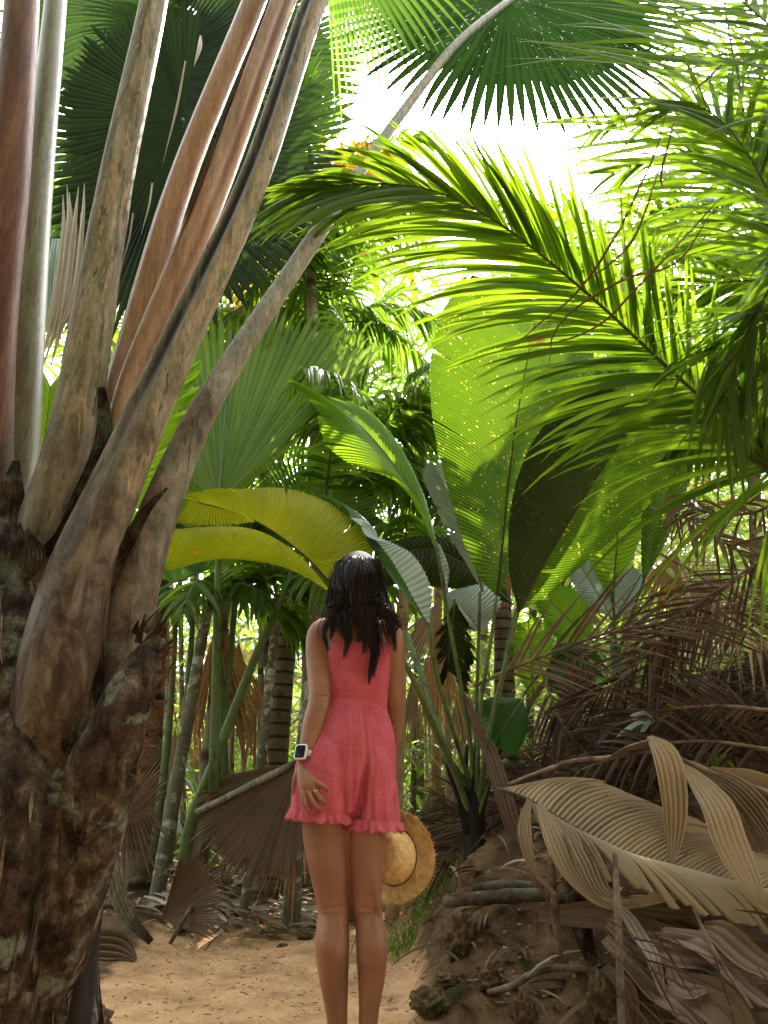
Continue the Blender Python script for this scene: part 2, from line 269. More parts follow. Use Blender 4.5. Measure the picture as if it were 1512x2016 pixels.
G = dict(
 lush=leaf_mat('lush_leaflet', (.035, .09, .008), (.07, .14, .014), (.075, .16, .004), (.22, .34, .010), .5, .38, spec=.35, dry=(.22, .18, .03)),
 deep=leaf_mat('deep_leaflet', (.025, .05, .010), (.06, .10, .018), (.09, .19, .012), (.20, .34, .02), .4, .4, spec=.3),
 mid=leaf_mat('mid_leaflet', (.025, .06, .010), (.065, .11, .018), (.10, .22, .012), (.24, .40, .025), .45, .45, spec=.3, dry=(.25, .17, .06)),
 yell=leaf_mat('yellowing_leaflet', (.12, .15, .02), (.22, .17, .03), (.45, .5, .03), (.75, .42, .04), .5, .4, dry=(.35, .15, .03)),
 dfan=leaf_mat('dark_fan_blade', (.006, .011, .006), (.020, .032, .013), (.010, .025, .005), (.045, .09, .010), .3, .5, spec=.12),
 gfan=leaf_mat('green_fan_blade', (.03, .075, .02), (.08, .16, .04), (.09, .24, .025), (.26, .46, .05), .5, .5, spec=.25),
 bright=leaf_mat('bright_blade', (.08, .2, .02), (.12, .26, .02), (.20, .38, .010), (.38, .56, .02), .5, .4),
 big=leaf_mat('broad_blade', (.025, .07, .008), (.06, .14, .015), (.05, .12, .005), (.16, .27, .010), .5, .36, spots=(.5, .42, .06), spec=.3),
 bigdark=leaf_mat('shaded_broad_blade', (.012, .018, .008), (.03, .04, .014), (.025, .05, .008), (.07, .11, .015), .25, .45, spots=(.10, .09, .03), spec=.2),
 gold=leaf_mat('golden_blade', (.10, .15, .008), (.26, .27, .015), (.24, .36, .010), (.62, .64, .02), .5, .42, spots=(.6, .26, .02), dry=(.42, .28, .02), spec=.25),
 pfan=leaf_mat('pale_green_fan_blade', (.05, .10, .022), (.15, .24, .065), (.14, .28, .022), (.38, .52, .075), .5, .5, spec=.3),
 dead=leaf_mat('dead_leaflet', (.010, .006, .004), (.11, .07, .048), (.04, .02, .01), (.12, .07, .04), .1, .6, dry=(.2, .14, .1), spec=.3),
 silver=leaf_mat('silver_blade', (.14, .20, .19), (.46, .54, .52), (.16, .28, .18), (.34, .44, .34), .25, .5),
 dark=leaf_mat('small_dark_blade', (.02, .05, .02), (.03, .08, .02), (.04, .14, .02), (.08, .2, .02), .35, .3),
 tan=leaf_mat('dried_tan_leaf', (.065, .042, .026), (.46, .35, .235), (.14, .08, .03), (.32, .2, .1), .2, .6, dry=(.12, .07, .035), spec=.3),
 rust=leaf_mat('dried_rust_leaf', (.14, .06, .025), (.42, .24, .11), (.28, .13, .04), (.6, .34, .14), .3, .65, spec=.25),
 brown=leaf_mat('dried_brown_leaf', (.03, .017, .010), (.17, .11, .07), (.06, .035, .02), (.16, .09, .05), .15, .6, dry=(.05, .03, .02), spec=.35),
 pale=leaf_mat('pale_dry_leaf', (.20, .15, .11), (.46, .40, .32), (.3, .22, .15), (.4, .34, .26), .2, .6),
 twig=solid_mat('dry_twig', [(.04, .028, .02), (.15, .105, .075), (.28, .21, .155)], 12, rough=.8),
 mauve=leaf_mat('dried_mauve_sheath', (.10, .055, .042), (.24, .155, .12), (.1, .05, .04), (.2, .12, .09), .1, .5),
 rachis=solid_mat('frond_rib', [(.08, .10, .03), (.12, .14, .04)], 8, rough=.5, bump=.2),
 rachisd=solid_mat('dark_frond_rib', [(.04, .035, .02), (.09, .08, .03)], 8, rough=.6, bump=.2),
 stalk=solid_mat('green_stalk', [(.08, .12, .04), (.13, .18, .07)], 5, (1, 1, .2), rough=.45, bump=.15, blot=(.06, .07, .04)),
 pet_red=solid_mat('reddish_petiole', [(.075, .03, .02), (.13, .06, .042), (.2, .11, .075)], 5, (4, 4, .5), .5, .4, .004, blot=(.07, .05, .03), bst=(2, 2, .4)),
 pet_green=solid_mat('grey_green_petiole', [(.13, .13, .075), (.19, .19, .12), (.27, .27, .19)], 5, (4, 4, .4), .4, .25, .004, blot=(.12, .085, .05), blots=(.55, .75, 6), bst=(2, 2, .3), spec=2.2, peel=((.16, .12, .07), 8, (.10, .11, .06))),
 pet_brown=solid_mat('mottled_brown_petiole', [(.14, .125, .085), (.24, .215, .155), (.38, .345, .275)], 7, (4, 4, .5), .5, .45, .005, blot=(.105, .10, .055), blot2=(.30, .19, .13), blots=(.46, .64, 9), bst=(2.4, 2.4, .4), peel=((.32, .235, .17), 12, (.08, .07, .04)), base=(1.0, 1.25, 'bark')),
 pet_front=solid_mat('front_petiole', [(.14, .125, .085), (.25, .22, .16), (.40, .35, .275)], 7, (4, 4, .45), .45, .45, .005, blot=(.12, .115, .06), blot2=(.16, .10, .06), blots=(.48, .66, 8), bst=(2.4, 2.4, .4), spec=.25, peel=((.33, .24, .17), 11, (.07, .06, .035)), base=(.86, 1.06, 'bark'), dirt=(.018, .015, .013)),  # near-black channel tone: mostly shade painted in, partly staining
 pet_orange=solid_mat('orange_petiole', [(.24, .125, .075), (.38, .235, .155), (.46, .33, .26)], 4, (5, 5, .3), .4, .3, .004, blot=(.24, .17, .11), blots=(.55, .75, 7), bst=(2, 2, .3), dirt=(.12, .05, .03)),  # dirt: darker tone for the painted channel shade
 pet_grey=solid_mat('grey_scaly_petiole', [(.15, .16, .12), (.22, .225, .17), (.32, .31, .27)], 7, (3, 3, .5), .55, .45, .005, blot=(.33, .25, .19), blot2=(.10, .11, .07), blots=(.56, .6, 16), bst=(2, 2, .45), peel=((.34, .26, .20), 14, (.09, .10, .06)), base=(.98, 1.2, 'bark')),
 bark=solid_mat('old_palm_bark', [(.007, .005, .004), (.035, .021, .014), (.085, .06, .04), (.21, .17, .13)], 22, (1.2, 1.2, .7), .8, 1, .03, blot=(.17, .185, .14), blot2=(.08, .036, .025), fine=.6, dist=.3, bscale=30, blots=(.55, .62, 9), det=12, crack=(.02, .013, .01)),
 fibre=solid_mat('torn_fibre', [(.09, .04, .02), (.25, .12, .06)], 30, (1, 1, .1), .8, .5),
 log=solid_mat('weathered_log', [(.02, .014, .01), (.07, .05, .035), (.16, .13, .10)], 10, (1, 1, 1), .85, .9, .012, blot=(.10, .11, .07), blots=(.55, .65, 8)),
 nearblack=solid_mat('near_black_fill', [(.008, .007, .006), (.03, .022, .018)], 9, (2, 2, .3), .5, .6),
 lichen=solid_mat('lichen_bark', [(.10, .09, .06), (.19, .18, .13)], 8, (1, 1, .6), .8, .6, .006, blot=(.42, .42, .36), blot2=(.12, .15, .08), blots=(.54, .58, 13), rings=0),
 ring=solid_mat('ringed_bark', [(.10, .07, .045), (.24, .18, .12)], 10, (1, 1, .8), .8, .8, .01, rings=26),
 palebark=solid_mat('pale_bark', [(.30, .24, .17), (.48, .42, .34)], 7, (1, 1, .5), .7, .5, .006, blot=(.22, .15, .1), rings=14),
 orangebark=solid_mat('orange_bark', [(.36, .21, .12), (.52, .36, .24)], 6, (1, 1, .3), .7, .4, .006, blot=(.25, .15, .09)),
 rock=solid_mat('mossy_rock', [(.06, .035, .02), (.14, .085, .05), (.27, .18, .11)], 14, (1, 1, 1), .95, 1, .02, blot=(.05, .065, .012), blots=(.5, .6, 9), det=10, bscale=40),
 grit=solid_mat('path_grit', [(.14, .085, .05), (.30, .19, .11), (.42, .28, .17)], 60, rough=.95),
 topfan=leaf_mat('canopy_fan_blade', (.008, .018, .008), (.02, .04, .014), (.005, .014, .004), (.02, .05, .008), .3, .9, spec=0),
 und=leaf_mat('undergrowth_leaf', (.16, .25, .04), (.52, .60, .22), (.26, .46, .04), (.6, .7, .18), .5, .5, spec=.3),
)
# ------------------------------------------------------------------ leaf generators
def frond(pts, L, W, n, ang=(62, 22), droop=.5, N=(0, -1, .3), lift=0., r=(.012, .003), var=None, wmul=1, lens=None, jit=.1, t0=.12, sides=(1, 1), brk=0., twist=0, nseg=6, fold=.22):
    """feather frond: returns (leaflet builder, rachis builder)"""
    lb, rb = MB(), MB(); c = crv(pts, 48); T = tang(c); N = nrm(N)
    rb.tube(c[::3], np.linspace(r[0], r[1], len(c[::3])), 6)
    tt = np.linspace(t0, 1, n)
    for i, t in enumerate(tt):
        k = t * 47; a = int(min(46, k)); p = c[a] + (c[min(47, a + 1)] - c[a]) * (k - a); Tn = T[a]
        S = nrm(np.cross(Tn, N)); Nn = nrm(np.cross(S, Tn))
        ln = (math.sin(math.pi * (.12 + .80 * t)) ** .7 if lens is None else np.interp(t, np.linspace(0, 1, len(lens)), lens)) * L
        for sgn, en in ((1, sides[0]), (-1, sides[1])):
            if not en or R.rand() < brk: continue
            al = rad(ang[0] + (ang[1] - ang[0]) * t + R.randn() * 4)
            d = math.cos(al) * Tn + sgn * math.sin(al) * S + (lift + R.randn() * jit) * Nn
            lb.strip(p, d, Tn + Nn * R.randn() * .25, ln * en * (1 + R.randn() * .10), W * (.75 + .25 * math.sin(math.pi * t)), droop * (1 + R.randn() * .2), nseg, fold, twist=twist * R.randn())
    return lb, rb
def add_frond(parent, mat, rmat, *a, **k):
    lb, rb = frond(*a, **k)
    o = lb.build('frond', mat, parent); rb.build('rachis', rmat, o); return o
def fan(hub, axis, N, rr, spread=150, nseg=36, join=.6, droop=.15, cup=.05, pl=.14, K=11, jag=.1, mb=None, short=.25, tipdroop=0.0):
    mb = mb or MB(); hub = np.asarray(hub, float); axis = nrm(axis); S = nrm(np.cross(axis, N)); N = nrm(np.cross(S, axis))
    D = rad(spread); dl = D / nseg / 2; s = np.linspace(.02, 1, K)
    for i in range(nseg):
        ph = -D / 2 + (i + .5) / nseg * D; Ri = rr * (1 - short * (abs(ph) / (D / 2)) ** 2) * (1 + R.randn() * jag * .4); G_ = []
        td = tipdroop * (1 + .6 * R.randn())
        for j, e in enumerate((-1, 0, 1)):
            sj = s; hw = np.where(sj < join, dl, dl * join / np.maximum(sj, .01) * np.clip((1 - sj) / (1 - join), 0, 1) ** .75)
            a = ph + e * hw; q = hub + (Ri * sj)[:, None] * (np.cos(a)[:, None] * axis + np.sin(a)[:, None] * S)
            sr = Ri * sj / rr
            q = q + N * ((cup * rr * (np.abs(a) ** 2) * sr ** 1.5) + (pl * dl * rr * sr * (1 if e == 0 else -1) * np.where(sj < join, 1, np.clip((1 - sj) / (1 - join), 0, 1))))[:, None]
            q[:, 2] -= droop * rr * sr ** 2 + td * rr * np.clip(sj - join, 0, 1) ** 2 * 3
            G_.append(q)
        v0 = R.uniform(.2, .8); mb.grid(np.stack(G_, 1), None, np.tile([v0 - .35, v0 + .35, v0 - .35], (K, 1)), crease=1)
    return mb
def blade(M, Lf, Rt, n=40, K=9, bulge=.03, amp=.004, jag=.03, nrmref=(0, -1, 0), mb=None, ahead=.35, split=None):
    """broad pleated leaf from its midrib and two margins (world points)"""
    mb = mb or MB(); m = 2 * n + 1; Mc = crv(M, m); ref = nrm(nrmref)
    for sd, Ed in ((1, Lf), (-1, Rt)):
        if Ed is None: continue
        E0 = crv(Ed, 200); ue = 1 - (1 - np.linspace(0, 1, m)) ** (1 + ahead); E = np.stack([np.interp(ue, np.linspace(0, 1, 200), E0[:, q]) for q in range(3)], 1); w_ = np.linspace(0, 1, K); al = np.where(np.arange(m) % 2 == 0, 1., -1.)
        dirv = E - Mc; ln = np.linalg.norm(dirv, axis=1)
        ext = 1 + (jag * al * (np.arange(m) / m) ** .5 + jag * .5 * R.randn(m) * (np.arange(m) % 2 == 0)) * np.minimum(1, .15 / np.maximum(ln, .02))
        nv = nrm(np.cross(np.gradient(Mc, axis=0), dirv)); nv *= np.sign((nv @ ref))[:, None] + 1e-6
        fw = nrm(np.gradient(E, axis=0))
        Gd = Mc[:, None] + dirv[:, None] * (w_[None, :, None] * np.where(w_ > .99, 1, 1)[None, :, None] * (1 + (ext[:, None, None] - 1) * w_[None, :, None] ** 6))
        Gd = Gd + nv[:, None] * ((bulge * 4 * w_ * (1 - w_))[None, :, None] * (ln / max(ln.max(), .01))[:, None, None] + (al[:, None] * amp * (.25 + .75 * w_[None, :]) * np.minimum(1, ln / .05)[:, None])[..., None])
        Gd = Gd - fw[:, None] * ((w_ * (1 - w_))[None, :, None] * (ln * .25)[:, None, None])
        uv = np.stack(np.meshgrid(w_, np.linspace(0, 1, m)), -1)
        vv_ = np.repeat((.5 + .42 * al + R.uniform(-.12, .12, m))[:, None], K, 1)
        if split is not None:                  # fingers parted by tears that run in from the margin
            ng, shrink, lift = split; cut = np.unique(np.r_[0, np.sort(R.choice(np.arange(2, m - 2, 2), ng - 1, replace=False)), m - 1]); stp = np.linalg.norm(np.gradient(E, axis=0), axis=1)
            for i0, i1 in zip(cut[:-1], cut[1:]):
                rws = np.arange(i0, i1 + 1); hl = (i1 - i0) / 2; cc = (rws - (i0 + i1) / 2)
                g = Gd[rws].copy(); k_ = shrink * R.uniform(.5, 1.4); depth = R.uniform(.35, .75)
                ww = np.clip((w_ - depth) / (1 - depth), 0, 1)
                g -= fw[rws][:, None] * (cc * stp[rws] * k_)[:, None, None] * (ww ** 1.6)[None, :, None]
                g += (nv[rws][:, None] * R.uniform(-.3, 1) + np.array([0, 0, -1.]) * R.uniform(.2, 1)) * lift * (ww ** 2)[None, :, None]
                mb.grid(g, uv[rws], vv_[rws] + R.uniform(-.2, .2), crease=0)
            continue
        mb.grid(Gd, uv, vv_, crease=0); continue
        mb.grid(Gd, uv, np.repeat((.5 + .42 * al + R.uniform(-.12, .12, m))[:, None], K, 1), crease=0)
    return mb
def add_blade(parent, mat, M, Lf, Rt, rib='stalk', pet=None, rw=.008, name='leaf_blade', lab=None, **k):
    Mw = PS(M); o = blade(Mw, None if Lf is None else PS(Lf), None if Rt is None else PS(Rt), **k).build(name, mat, parent)
    if lab: o['label'] = lab
    r = MB().tube(Mw, np.linspace(rw, rw * .3, len(Mw)), 6).build('midrib', G[rib], o)
    if pet is not None: MB().tube(PS(pet), np.linspace(rw * 1.5, rw, len(pet)), 8).build('petiole', G['stalk'], parent)
    return o
# ------------------------------------------------------------------ ground
def sm(x): x = np.clip(x, 0, 1); return x * x * (3 - 2 * x)
def Hb(x, y):
    """smooth ground height"""
    A = .06 + .46 * sm((y - 2.9) / 1.1)
    h = A * sm((x - .06) / .42) + .36 * np.maximum(0, x - .45) * sm((y - 2.3) / 1.3)
    h = h + .10 * sm((-.85 - x) / .6) * sm((y - 3.6) / .6)
    h = h - .065 * sm((2.98 - y) / .2)          # worn hollow where she stands
    return h + .075 * np.maximum(0, y - 5.2) ** 1.15
def H(x, y):
    h = float(Hb(x, y)); b = float(sm((x - .02) / .3)) + float(sm((y - 5) / 1))
    q = (x, y, 0)
    return h + .018 * ns(q, 2.2, 5) + .009 * ns(q, 6, 1) + .004 * ns(q, 19, 1) + min(1, b) * (.05 * ns(q, 3.4, 9) + .03 * ns(q, 11, 4) + .012 * ns(q, 31, 2))
def axis_pts(a, b, c, d, fine, coarse):
    return np.unique(np.r_[np.linspace(a, b, coarse), np.linspace(b, c, fine), np.linspace(c, d, coarse)])
gx = np.r_[np.linspace(-60, -3, 24)[:-1], np.linspace(-3, 3.2, 270), np.linspace(3.2, 60, 24)[1:]]
gy = np.r_[np.linspace(-40, 0, 12)[:-1], np.linspace(0, 2.6, 30)[:-1], np.linspace(2.6, 6.4, 190), np.linspace(6.4, 70, 40)[1:]]
Gp = np.zeros((len(gy), len(gx), 3)); Gv = np.zeros((len(gy), len(gx)))
for j, y in enumerate(gy):
    for i, x in enumerate(gx):
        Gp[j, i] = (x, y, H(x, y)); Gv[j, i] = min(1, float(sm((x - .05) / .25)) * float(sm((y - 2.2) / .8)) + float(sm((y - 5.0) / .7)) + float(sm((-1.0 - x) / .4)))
m, n = newmat('soil'); at = nd(n, 'ShaderNodeAttribute', attribute_name='var')
r1 = ramp(n, [(.25, (.22, .12, .06)), (.5, (.48, .28, .15)), (.75, (.62, .40, .23))]); n.links.new(noise_(n, 5, 10, rough=.65), r1.inputs[0])
c1 = mixc(n, r1.outputs[0], (.16, .09, .05), thr(n, noise_(n, 38, 6, dist=.4), .62, .7))
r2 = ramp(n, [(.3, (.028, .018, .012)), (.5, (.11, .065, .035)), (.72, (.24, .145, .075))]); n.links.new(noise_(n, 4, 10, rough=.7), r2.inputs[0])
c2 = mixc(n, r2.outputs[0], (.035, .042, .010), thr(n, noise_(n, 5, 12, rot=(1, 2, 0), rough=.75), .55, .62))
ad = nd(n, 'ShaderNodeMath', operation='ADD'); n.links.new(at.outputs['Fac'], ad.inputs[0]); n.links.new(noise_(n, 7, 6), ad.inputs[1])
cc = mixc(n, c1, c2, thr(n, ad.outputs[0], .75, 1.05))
fr_ = ramp(n, [(.3, (.62, .62, .62)), (.7, (1.3, 1.3, 1.3))]); n.links.new(noise_(n, 60, 12, rough=.8), fr_.inputs[0]); cc = mixc(n, cc, fr_.outputs[0], 1.0, 'MULTIPLY')
pr = nd(n, 'ShaderNodeBsdfPrincipled'); pr.inputs['Roughness'].default_value = .95; pr.inputs['Specular IOR Level'].default_value = .1; n.links.new(cc, pr.inputs['Base Color'])
bp = nd(n, 'ShaderNodeBump'); bp.inputs['Strength'].default_value = .8; bp.inputs['Distance'].default_value = .012; n.links.new(noise_(n, 30, 12, rough=.75), bp.inputs['Height']); n.links.new(bp.outputs[0], pr.inputs['Normal'])
o = nd(n, 'ShaderNodeOutputMaterial'); n.links.new(pr.outputs[0], o.inputs[0]); SOIL = m
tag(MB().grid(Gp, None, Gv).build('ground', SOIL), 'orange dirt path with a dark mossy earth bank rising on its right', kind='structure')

# ------------------------------------------------------------------ giant palm, left
gb = P(60, 2300, 1.95)
gp = thing('giant_palm', 'huge palm with thick pale petioles fanning up from a scarred old trunk beside the path', 'palm tree', (gb[0], gb[1], 0))
tb = MB()
tb.tube([(P(60, 2016, 1.95)[0] - .02, 1.95, -.1), P(50, 1950, 1.95), P(70, 1750, 1.95), P(75, 1550, 1.95), P(70, 1400, 1.96), P(60, 1280, 2.0), P(45, 1180, 2.04), P(20, 1080, 2.1)],
        [.26, .16, .155, .19, .225, .20, .15, .08], 110, 220, rough=.2, rs=4.5, seed=2, ell=(1, .9))
tb.tube([P(60, 1990, 1.9), P(110, 1800, 1.86), P(155, 1600, 1.83), P(205, 1450, 1.82)], [.07, .1, .105, .085], 60, 130, rough=.26, rs=6, seed=8)
tb.tube([P(-40, 2016, 1.8), P(-10, 1800, 1.78), P(20, 1600, 1.78), P(30, 1450, 1.84), P(40, 1300, 1.95)], [.12, .13, .12, .10, .05], 60, 130, rough=.28, rs=5, seed=12)
# flaking plates of old bark
for k in range(26):
    px, py = R.uniform(0, 200), R.uniform(1380, 1980); a = P(px, py, 1.74 + R.rand() * .03); b = P(px + R.uniform(-14, 14), py + R.uniform(40, 130), 1.745 + R.rand() * .02)
    if px > 170 - (py - 1500) * .12: continue
    tb.ribbon([a, (a + b) / 2 + [0, -.012, 0], b], [.02, R.uniform(.03, .07), .015], (0, -1, 0), 3, .004, 10, wob=.02)
trunk_o = tb.build('trunk', G['bark'], gp)
pb = MB(); pb2 = MB()
for gi, (na, sg, cnt) in enumerate([(222, 110, 330), (132, 60, 120), (132, 60, 120)]):
    Gt = tb.V[gi].reshape(na, sg, 3)
    for k in range(cnt):
        j = R.randint(sg); L = R.randint(4, 20 if gi else 30); i0 = R.randint(3, na - L - 4); ctr = Gt[i0:i0 + L].mean(1); pth = Gt[i0:i0 + L, j]
        outw = nrm(pth - ctr); lift = np.linspace(0, 1, L)[:, None] ** 2 * R.choice([0, .004, .018]) * R.rand()
        if outw[:, 1].mean() > .35: continue
        (pb if k % 3 else pb2).ribbon((pth + outw * (.0025 + lift))[::max(1, L // 6)], [.002, R.uniform(.003, .014), .002], tuple(outw[L // 2]), 1, .0012, 10)
tag(pb.build('peeling_bark', G['bark'], gp), kind='stuff'); tag(pb2.build('peeling_bark', G['twig'], gp), kind='stuff')
def petiole(name, mat, pts, rs, seg=28, rough=.05, **k):
    return MB().tube(PS(pts), rs, seg, 70, rough=rough, rs=3, **k).build(name, G[mat], gp)
petiole('petiole', 'pet_red', [(48, -160, 1.9), (44, 0, 1.9), (18, 350, 1.92), (-12, 650, 1.95), (-30, 950, 2.0), (0, 1150, 2.05)], [.058, .060, .062, .066, .08, .09])['label'] = 'dark reddish petiole'
petiole('petiole', 'pet_green', [(118, -160, 2.1), (110, 0, 2.1), (76, 350, 2.12), (48, 700, 2.14), (30, 930, 2.16), (10, 1100, 2.15)], [.042, .043, .05, .062, .072, .09])['label'] = 'grey green petiole with a bright edge'
petiole('petiole', 'pet_brown', [(325, -170, 1.98), (303, 0, 1.98), (230, 350, 1.98), (172, 700, 1.98), (135, 900, 1.97), (85, 1080, 1.97), (60, 1260, 1.95)], [.047, .049, .056, .068, .076, .085, .08])['label'] = 'mottled brown upright petiole'
petiole('petiole', 'pet_orange', [(560, -150, 2.22), (500, 0, 2.2), (358, 350, 2.16), (255, 700, 2.12), (215, 850, 2.1), (150, 1050, 2.05)], [.050, .050, .050, .055, .06, .06], seg=40, groove=(.6, .3, [.25, .25, .25, .1]))['label'] = 'orange petiole'
petiole('petiole', 'pet_orange', [(625, -150, 2.16), (556, 0, 2.15), (430, 350, 2.1), (285, 700, 2.06), (235, 860, 2.03), (160, 1080, 2.0)], [.053, .054, .052, .052, .05, .05], seg=40, groove=(2.3, .25, [.3, .3, .2, .1]))['label'] = 'pinkish petiole'
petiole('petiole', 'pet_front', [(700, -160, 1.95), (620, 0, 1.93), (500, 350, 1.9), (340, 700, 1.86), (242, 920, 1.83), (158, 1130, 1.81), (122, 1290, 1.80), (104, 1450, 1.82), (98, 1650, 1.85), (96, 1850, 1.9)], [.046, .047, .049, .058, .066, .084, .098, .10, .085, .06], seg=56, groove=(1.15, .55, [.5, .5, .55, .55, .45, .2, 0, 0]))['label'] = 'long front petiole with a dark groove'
petiole('petiole', 'pet_grey', [(1010, -5, 3.5), (900, 85, 3.1), (790, 225, 2.75), (690, 365, 2.45), (612, 480, 2.25), (505, 640, 2.1), (405, 800, 2.0), (335, 950, 1.95), (275, 1120, 1.92), (238, 1280, 1.9), (205, 1430, 1.88), (190, 1600, 1.88)], [.022, .024, .025, .027, .033, .035, .041, .050, .062, .072, .075, .06])['label'] = 'grey scaly petiole leaning right'
# grooves along the petioles
for pts, wd, mt, sg in [([(530, 0, 2.09), (400, 350, 2.05), (300, 620, 2.02), (262, 740, 2.02)], [.008, .012, .01, .003], 'fibre', 1)]:
    MB().ribbon(PS(pts), wd, (0, -1, .1), 3, .002, 40, curl=.35, wob=.004).build('petiole_groove', G[mt], gp)
# broken stub
sb_ = MB(); sb_.tube(PS([(120, 1800, 1.82), (180, 1580, 1.76), (235, 1430, 1.72), (275, 1330, 1.72), (308, 1255, 1.74)]), [.07, .08, .064, .045, .02], 56, 120, rough=.3, rs=9, seed=4, ell=(1, .7))
for k in range(16):
    a = P(R.uniform(262, 318), R.uniform(1240, 1360), 1.72 + .02 * R.rand()); b = a + np.array([R.uniform(.0, .05), R.uniform(-.02, .02), R.uniform(.01, .07)])
    sb_.ribbon([a, b], [.02, .003], (0, -1, 0), 1, .003, 5)
so_ = sb_.build('broken_petiole', G['bark'], gp); so_['label'] = 'broken stub of an old petiole'
fb = MB()
for k in range(150):
    t = R.rand(); a = P(318 - 70 * t + R.randn() * 8, 1250 + 280 * t + R.randn() * 10, 1.72 + .05 * R.rand())
    d = nrm([R.uniform(.3, 1), R.randn() * .3, R.uniform(-.6, .6)]); L = R.uniform(.03, .09)
    fb.tube([a, a + d * L * .5 + [0, 0, .006 * R.randn()], a + d * L], [.0013, .0004], 3, 4, cap=False)
fb.build('torn_fibres', G['fibre'], so_)
MB().tube(PS([(195, 1700, 1.95), (175, 1830, 1.93), (160, 1930, 1.92), (150, 2040, 1.9)]), [.012, .03, .035, .03], 14, 30, rough=.2).build('near_black_fill', G['nearblack'], gp)  # added near-black tube standing in for the shaded hollow beside the trunk
# sheath scraps between the petioles
sc_ = MB()
for pts, wd in [([(200, 760, 1.9), (205, 860, 1.88), (170, 960, 1.86), (120, 1060, 1.84), (40, 1120, 1.82)], [.02, .05, .05, .04, .02]), ([(30, 900, 1.95), (20, 1000, 1.9), (15, 1080, 1.86), (0, 1150, 1.84)], [.02, .08, .09, .03]),
                ([(330, 960, 1.86), (285, 1010, 1.84), (240, 1090, 1.82), (205, 1180, 1.81)], [.006, .025, .035, .02]), ([(60, 1050, 1.8), (70, 1100, 1.78), (50, 1150, 1.78)], [.01, .05, .01]), ([(196, 1180, 1.8), (192, 1300, 1.79), (196, 1400, 1.79)], [.012, .03, .02])]:
    sc_.ribbon(PS(pts), wd, (.3, -1, 0), 5, .006, 30, wob=.03)
sc_.build('sheath_scrap', G['bark'], gp)
# its fan crown: leaf at the end of the leaning petiole, others overhead
def add_fan(parent, mat, hub, tip, N, spread, nseg, join=.6, **k):
    h = P(*hub); t = P(*tip); o = fan(h, t - h, N, np.linalg.norm(t - h), spread, nseg, join, **k).build('fan_leaf', G[mat], parent)
    return o
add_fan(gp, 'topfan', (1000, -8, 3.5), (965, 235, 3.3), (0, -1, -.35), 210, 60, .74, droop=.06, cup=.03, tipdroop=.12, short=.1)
add_fan(gp, 'gfan', (640, -190, 2.4), (900, 60, 3.4), (0, -.6, -1), 90, 34, .55, droop=.1, tipdroop=.1)

# ------------------------------------------------------------------ dark fan palm behind
fp = thing('fan_palm', 'dark fan palm with big shaded pleated leaves behind the thick petioles', 'palm tree', (*P(300, 1500, 5.2)[:2], .3))
MB().tube([(*P(300, 1500, 5.2)[:2], 0), P(300, 1200, 5.2), P(315, 900, 5.1), P(330, 560, 5.0), P(335, 330, 4.9)], [.12, .11, .10, .09, .09], 14, 60, rough=.08).build('trunk', G['ring'], fp)
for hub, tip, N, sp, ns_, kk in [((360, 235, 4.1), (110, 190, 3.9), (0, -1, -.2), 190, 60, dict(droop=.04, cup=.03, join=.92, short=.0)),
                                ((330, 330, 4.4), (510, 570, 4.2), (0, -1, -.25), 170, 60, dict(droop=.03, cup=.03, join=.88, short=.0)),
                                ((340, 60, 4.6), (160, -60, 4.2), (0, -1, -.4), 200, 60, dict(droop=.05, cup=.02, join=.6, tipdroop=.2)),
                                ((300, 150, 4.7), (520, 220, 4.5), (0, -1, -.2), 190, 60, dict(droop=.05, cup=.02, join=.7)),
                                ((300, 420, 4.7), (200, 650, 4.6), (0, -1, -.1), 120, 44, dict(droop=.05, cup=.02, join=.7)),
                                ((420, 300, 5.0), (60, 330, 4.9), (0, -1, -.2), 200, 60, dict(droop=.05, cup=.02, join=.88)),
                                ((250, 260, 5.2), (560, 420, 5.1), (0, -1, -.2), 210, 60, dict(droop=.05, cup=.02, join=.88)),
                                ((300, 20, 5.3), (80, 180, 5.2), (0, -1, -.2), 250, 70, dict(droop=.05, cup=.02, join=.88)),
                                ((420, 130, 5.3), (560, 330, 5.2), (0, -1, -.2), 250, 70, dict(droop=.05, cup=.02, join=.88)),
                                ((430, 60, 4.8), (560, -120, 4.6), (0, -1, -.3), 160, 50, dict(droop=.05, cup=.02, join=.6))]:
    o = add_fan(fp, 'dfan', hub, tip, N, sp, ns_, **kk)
    MB().tube([P(335, 345, 4.9), P(*hub) * .5 + P(335, 345, 4.9) * .5 + [0, 0, -.05], P(*hub)], [.022, .018, .014], 8).build('petiole', G['stalk'], fp)
hg = MB()
for (x, y, L, wd) in [ (365, 120, 200, 16), (400, 180, 130, 14), (395, 70, 60, 34), (260, 330, 130, 16), (300, 360, 100, 12), (262, 420, 110, 10)]:
    a = P(x, y, 3.7); b = P(x - .22 * L, y + L, 3.68); hg.ribbon([a, (a + b) / 2 + [.02, -.02, 0], b], [.010, wd * .0009, .002], (.4, -1, 0), 1, .002, 12, curl=.3)
hg.build('hanging_leaf_strips', G['pale'], fp)
